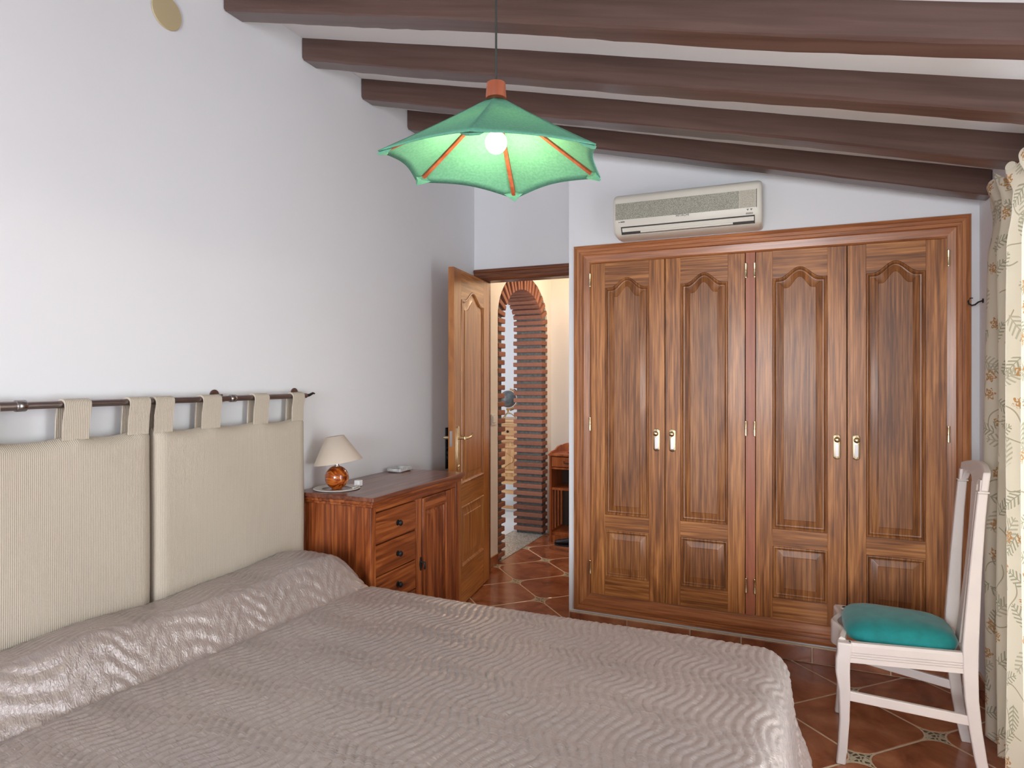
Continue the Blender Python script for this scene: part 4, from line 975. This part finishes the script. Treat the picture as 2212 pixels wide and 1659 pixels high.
for k in range(6):
    v = Vt[k]; d = (AP - v).normalized()
    side = d.cross(Vector((0, 0, 1))).normalized(); dn = side.cross(d).normalized()
    if dn.z > 0: dn = -dn
    p0 = v + d * 0.018 + dn * 0.007; p1 = AP - d * 0.03 + dn * 0.011
    MB().bar([tuple(p0), tuple(p1)], 0.0105, 0.008, xd=tuple(side), yd=tuple(dn)).build('rib', M['red'], pe, bevel=0.001)
    # fabric pocket at the rib end
    n1 = (Vt[(k + 1) % 6] - v).normalized(); n2 = (Vt[k - 1] - v).normalized()
    pk = MB(); o1 = d * -0.004; w1 = 0.030
    tri = [v + o1, v + n1 * w1 + d * 0.012, v + d * 0.030 + dn * 0.003, v + n2 * w1 + d * 0.012]
    pk.loft([[tuple(p + dn * 0.004) for p in tri], [tuple(v + o1 + dn * 0.010), tuple(v + n1 * 0.018 + d * 0.010 + dn * 0.010), tuple(v + d * 0.018 + dn * 0.011), tuple(v + n2 * 0.018 + d * 0.010 + dn * 0.010)]])
    pk.build('corner_pocket', M['shade'], pe, smooth=40)
MB().lathe([(0.024, 0.0), (0.0245, 0.006), (0.0225, 0.030), (0.0225, 0.036), (0.018, 0.038)], (PC.x, PC.y, zap - 0.010), 24).build('cap', M['red'], pe, smooth=40)
MB().tube([(PC.x, PC.y, zap + 0.02), (PC.x, PC.y, ceil_z(PC.x) - 0.002)], 0.0027, 8).build('cord', M['cord'], pe, smooth=50)
MB().lathe([(0.04, 0.0), (0.045, 0.01), (0.045, 0.03)], (PC.x, PC.y, ceil_z(PC.x) - 0.035), 20).build('ceiling_rose', M['red'], pe, smooth=40)
MB().lathe([(0.016, 0), (0.017, 0.02), (0.015, 0.05)], (PC.x, PC.y, zap - 0.075), 16).build('socket', M['paper'], pe, smooth=40)
MB().sphere((PC.x, PC.y, 1.932), 0.026, 22, 14).build('bulb', M['bulb'], pe, smooth=0)
pl_ = point('pendant_bulb_light', (PC.x, PC.y, 1.900), 3.6, (1.0, 0.80, 0.45), 0.02)

# ------------------------------------------------------------------ chair
CH = thing('dining_chair', 'chalk white wooden chair with a teal padded seat by the curtain', 'chair', (0.36, 2.81, 0))
def P4(t_, a, b_): return tuple(a[i] + (b_[i] - a[i]) * t_ for i in range(3))
for (yf_, yr_, s_) in ((2.612, 2.672, -1), (3.005, 2.955, 1)):
    # front leg, slightly cabriole
    pth = [(0.140, yf_, 0.0), (0.146, yf_, 0.06), (0.152, yf_, 0.16), (0.152, yf_, 0.26), (0.146, yf_, 0.33), (0.147, yf_, 0.375), (0.151, yf_, 0.40), (0.153, yf_, 0.436)]
    if s_ > 0: pth = [(a_ + 0.014, b2, c2) for a_, b2, c2 in pth]
    wx = [0.030, 0.031, 0.032, 0.037, 0.046, 0.046, 0.044, 0.048]; wy = [0.030, 0.030, 0.031, 0.034, 0.040, 0.040, 0.040, 0.042]
    MB().bar(pth, wx, wy).build('leg', M['chair'], CH, smooth=50, bevel=0.005)
    # rear leg running up into the back post
    pth = [(0.584, yr_, 0.0), (0.568, yr_, 0.08), (0.553, yr_, 0.18), (0.542, yr_, 0.28), (0.538, yr_, 0.38), (0.538, yr_, 0.46), (0.543, yr_ + 0.002 * s_, 0.56), (0.552, yr_ + 0.004 * s_, 0.72), (0.563, yr_ + 0.006 * s_, 0.88), (0.572, yr_ + 0.007 * s_, 0.985)]
    MB().bar(pth, [0.034, 0.036, 0.038, 0.041, 0.045, 0.047, 0.043, 0.036, 0.031, 0.029], [0.024, 0.024, 0.026, 0.028, 0.030, 0.030, 0.028, 0.026, 0.024, 0.024]).build('leg', M['chair'], CH, smooth=50, bevel=0.004)
    yt = yr_ + 0.007 * s_
    MB().box(0.556, 0.590, yt - 0.016, yt + 0.016, 0.985, 0.991).build('collar', M['chair'], CH, bevel=0.002)
    MB().bar([(0.573, yt, 0.989), (0.576, yt, 1.03)], [0.023, 0.024], 0.022).build('post_top', M['chair'], CH, bevel=0.002)
    # seat rail with reeding
    a = (0.168, yf_ + 0.002 * -s_, 0.41); b_ = (0.522, yr_, 0.41)
    dirv = Vector((b_[0] - a[0], b_[1] - a[1], 0)).normalized(); nrm = Vector((-dirv.y, dirv.x, 0)) * (1 if s_ > 0 else -1)
    pf = [(-0.010, -0.044), (0.012, -0.044), (0.012, -0.028)]
    for g in range(3): z_ = -0.027 + g * 0.0085; pf += [(0.012, z_), (0.0085, z_ + 0.001), (0.0085, z_ + 0.0026), (0.012, z_ + 0.0036)]
    pf += [(0.012, 0.016), (0.008, 0.026), (-0.010, 0.026)]
    MB().loft([[tuple(Vector(p) + nrm * o + Vector((0, 0, z_))) for o, z_ in pf] for p in (a, b_)]).build('seat_rail', M['chair'], CH)
    MB().bar([(0.163, yf_, 0.232), (0.548, yr_, 0.198)], 0.016, 0.014, xd=(0, 1, 0), yd=(0, 0, 1)).build('stretcher', M['chair'], CH) if False else \
    MB().loft([[(p[0], p[1] - 0.008, p[2] - 0.017), (p[0], p[1] + 0.008, p[2] - 0.017), (p[0], p[1] + 0.008, p[2] + 0.017), (p[0], p[1] - 0.008, p[2] + 0.017)] for p in ((0.162, yf_, 0.246), (0.546, yr_, 0.205))]).build('stretcher', M['chair'], CH, bevel=0.003)
# serpentine front rail
fr = []
for i in range(25):
    u = i / 24; y = 2.626 + (2.991 - 2.626) * u; bx = 0.150 - 0.018 * math.sin(PI * u) - 0.010 * math.cos(4 * PI * u) + 0.006
    zl = 0.372 + 0.012 * math.cos(2 * PI * u)
    fr.append([(bx - 0.011, y, zl), (bx + 0.011, y, zl), (bx + 0.011, y, 0.440), (bx - 0.004, y, 0.446), (bx - 0.011, y, 0.438)])
MB().loft(fr).build('front_rail', M['chair'], CH, smooth=40)
MB().box(0.520, 0.540, 2.684, 2.944, 0.368, 0.430).build('back_rail', M['chair'], CH, bevel=0.003)
# crest rail with arched cut-outs and the splat
yl, yh = 2.650, 2.977
top = [(yl + (yh - yl) * i / 24, 1.040 + 0.036 * math.sin(PI * (0.12 + 0.76 * i / 24)) ** 0.9) for i in range(25)]
bot = []
for i in range(25):
    u = 1 - i / 24; y = yl + (yh - yl) * u
    v = abs(u - 0.5) * 2
    arch = 0.035 * math.sqrt(max(0, 1 - ((v - 0.53) / 0.30) ** 2)) if abs(v - 0.53) < 0.30 else 0
    bot.append((y, 0.992 + arch))
cr = MB().prism(top + bot, 'x', 0.0, 0.022)
cr.v = [(0.563 + x + 0.016 * (1 - ((y - 2.8135) / 0.165) ** 2) + (z - 0.99) * 0.12, y, z) for x, y, z in cr.v]
cr.build('crest_rail', M['chair'], CH, smooth=40, bevel=0.004)
sp = []
for i in range(16):
    u = i / 15; z = 0.425 + (1.0 - 0.425) * u; hw = 0.032 - 0.008 * math.sin(PI * u) + 0.016 * max(0, u - 0.8) * 5 * 0.4
    x = 0.533 + 0.052 * u + 0.004 * math.sin(PI * u)
    sp.append([(x - 0.006, 2.8135 - hw, z), (x + 0.006, 2.8135 - hw, z), (x + 0.006, 2.8135 + hw, z), (x - 0.006, 2.8135 + hw, z)])
MB().loft(sp).build('splat', M['chair'], CH, smooth=40, bevel=0.002)
# padded seat
loops = []; n = 40
def outline(k, z):
    L = []
    for i in range(n):
        a = 2 * PI * i / n; ca, sa = math.cos(a), math.sin(a)
        u = math.copysign(abs(ca) ** 0.42, ca); v = math.copysign(abs(sa) ** 0.42, sa)
        x = 0.342 + 0.178 * u * k; hw = (0.172 + (0.128 - 0.172) * (x - 0.165) / 0.355)
        bow = -0.008 * (1 - v * v) if u < 0 else 0
        L.append((x + bow, 2.811 + hw * v * k, z))
    return L
for k, z in ((0.97, 0.425), (1.0, 0.437), (1.0, 0.446), (0.97, 0.460), (0.90, 0.473), (0.75, 0.485), (0.5, 0.493), (0.22, 0.496), (0.02, 0.4965)): loops.append(outline(k, z))
MB().loft(loops).build('seat', M['seat'], CH, smooth=60)

# ------------------------------------------------------------------ curtain, rod, tie-back hook
cu_r = thing('curtain_rod', 'wooden curtain rod above the balcony window', 'curtain rod', (0.7165, 1.5, 2.03))
MB().tube([(0.7165, 0.6, 2.03), (0.7165, 2.86, 2.03)], 0.0105, 12).build('rod', M['ward_h'], cu_r, smooth=50)
MB().sphere((0.7145, 2.872, 2.03), 0.0165, 16, 10).build('finial', M['ward_h'], cu_r, smooth=0)
for yy in (0.7, 2.83): MB().box(0.724, XR - 0.0005, yy - 0.008, yy + 0.008, 2.012, 2.048).build('bracket', M['ward_h'], cu_r)
cv = thing('curtain', 'cream curtain printed with ferns and flowers beside the chair', 'curtain', (0.63, 2.4, 0.08))
ns, nz2 = 260, 90
vs = []; uvs = []
for j in range(nz2 + 1):
    v = j / nz2; z = 0.075 + (2.062 - 0.075) * v
    for i in range(ns + 1):
        u = i / ns
        g = smooth01(np.array((z - 1.80) / 0.12)).item() * (1 - smooth01(np.array((z - 2.00) / 0.05)).item() * 0.55)   # gathered heading
        hd = smooth01(np.array((z - 1.93) / 0.10)).item()
        y = 2.865 - 0.90 * u + 0.010 * math.sin(u * 39 + 1.2 * v) - 0.012 * g * (1 - u) + 0.030 * hd * (0.5 - u) * (1 if u < 0.1 else 0.2)
        fold = math.sin(2 * PI * (u * 7.2 + 0.03 * math.sin(v * 5)) + 0.4 * math.sin(v * 3 + u * 9))
        amp = 0.031 - 0.012 * g
        x = 0.654 - amp * fold - 0.010 * (1 - v) * math.sin(u * 23) + 0.010 * hd * math.sin(u * 95 + 3 * z * 8) - 0.004 * hd
        x += 0.004 * math.sin(u * 60 + z * 3)
        ze = z + (0.016 * math.sin(u * 110) * hd * hd) + (0.012 * math.sin(u * 41) * (1 - v) ** 8)
        x = min(x, 0.702)
        vs.append((x, y, ze)); uvs.append((u * 1.75, z))
cm = MB(); cm.v = vs
cm.f = [(j * (ns + 1) + i, j * (ns + 1) + i + 1, (j + 1) * (ns + 1) + i + 1, (j + 1) * (ns + 1) + i) for j in range(nz2) for i in range(ns)]
co = cm.build('drape', M['curtain'], cv, smooth=0)
ul = co.data.uv_layers.new(name='UVMap')
li = np.empty(len(co.data.loops), dtype=np.int32); co.data.loops.foreach_get('vertex_index', li)
ul.data.foreach_set('uv', np.array(uvs, dtype=np.float32)[li].reshape(-1))
thk = thing('tieback_hook', 'dark iron curtain tieback hook on the wall beside the wardrobe', 'hook', (XR, 3.40, 1.70))
MB().lathe([(0.010, 0), (0.010, 0.003), (0.004, 0.005)], (XR - 0.0005, 3.405, 1.708), 14, M=Matrix.Rotation(math.radians(-90), 3, 'Y')).build('rosette', M['iron'], thk, smooth=40)
MB().tube([(XR - 0.003, 3.405, 1.708), (XR - 0.018, 3.405, 1.703), (XR - 0.030, 3.408, 1.692), (XR - 0.040, 3.412, 1.690), (XR - 0.050, 3.415, 1.697), (XR - 0.053, 3.416, 1.710), (XR - 0.046, 3.415, 1.722), (XR - 0.036, 3.413, 1.722)], [0.0035, 0.0035, 0.0035, 0.0035, 0.0035, 0.0035, 0.003, 0.002], 8).build('hook_arm', M['iron'], thk, smooth=50)
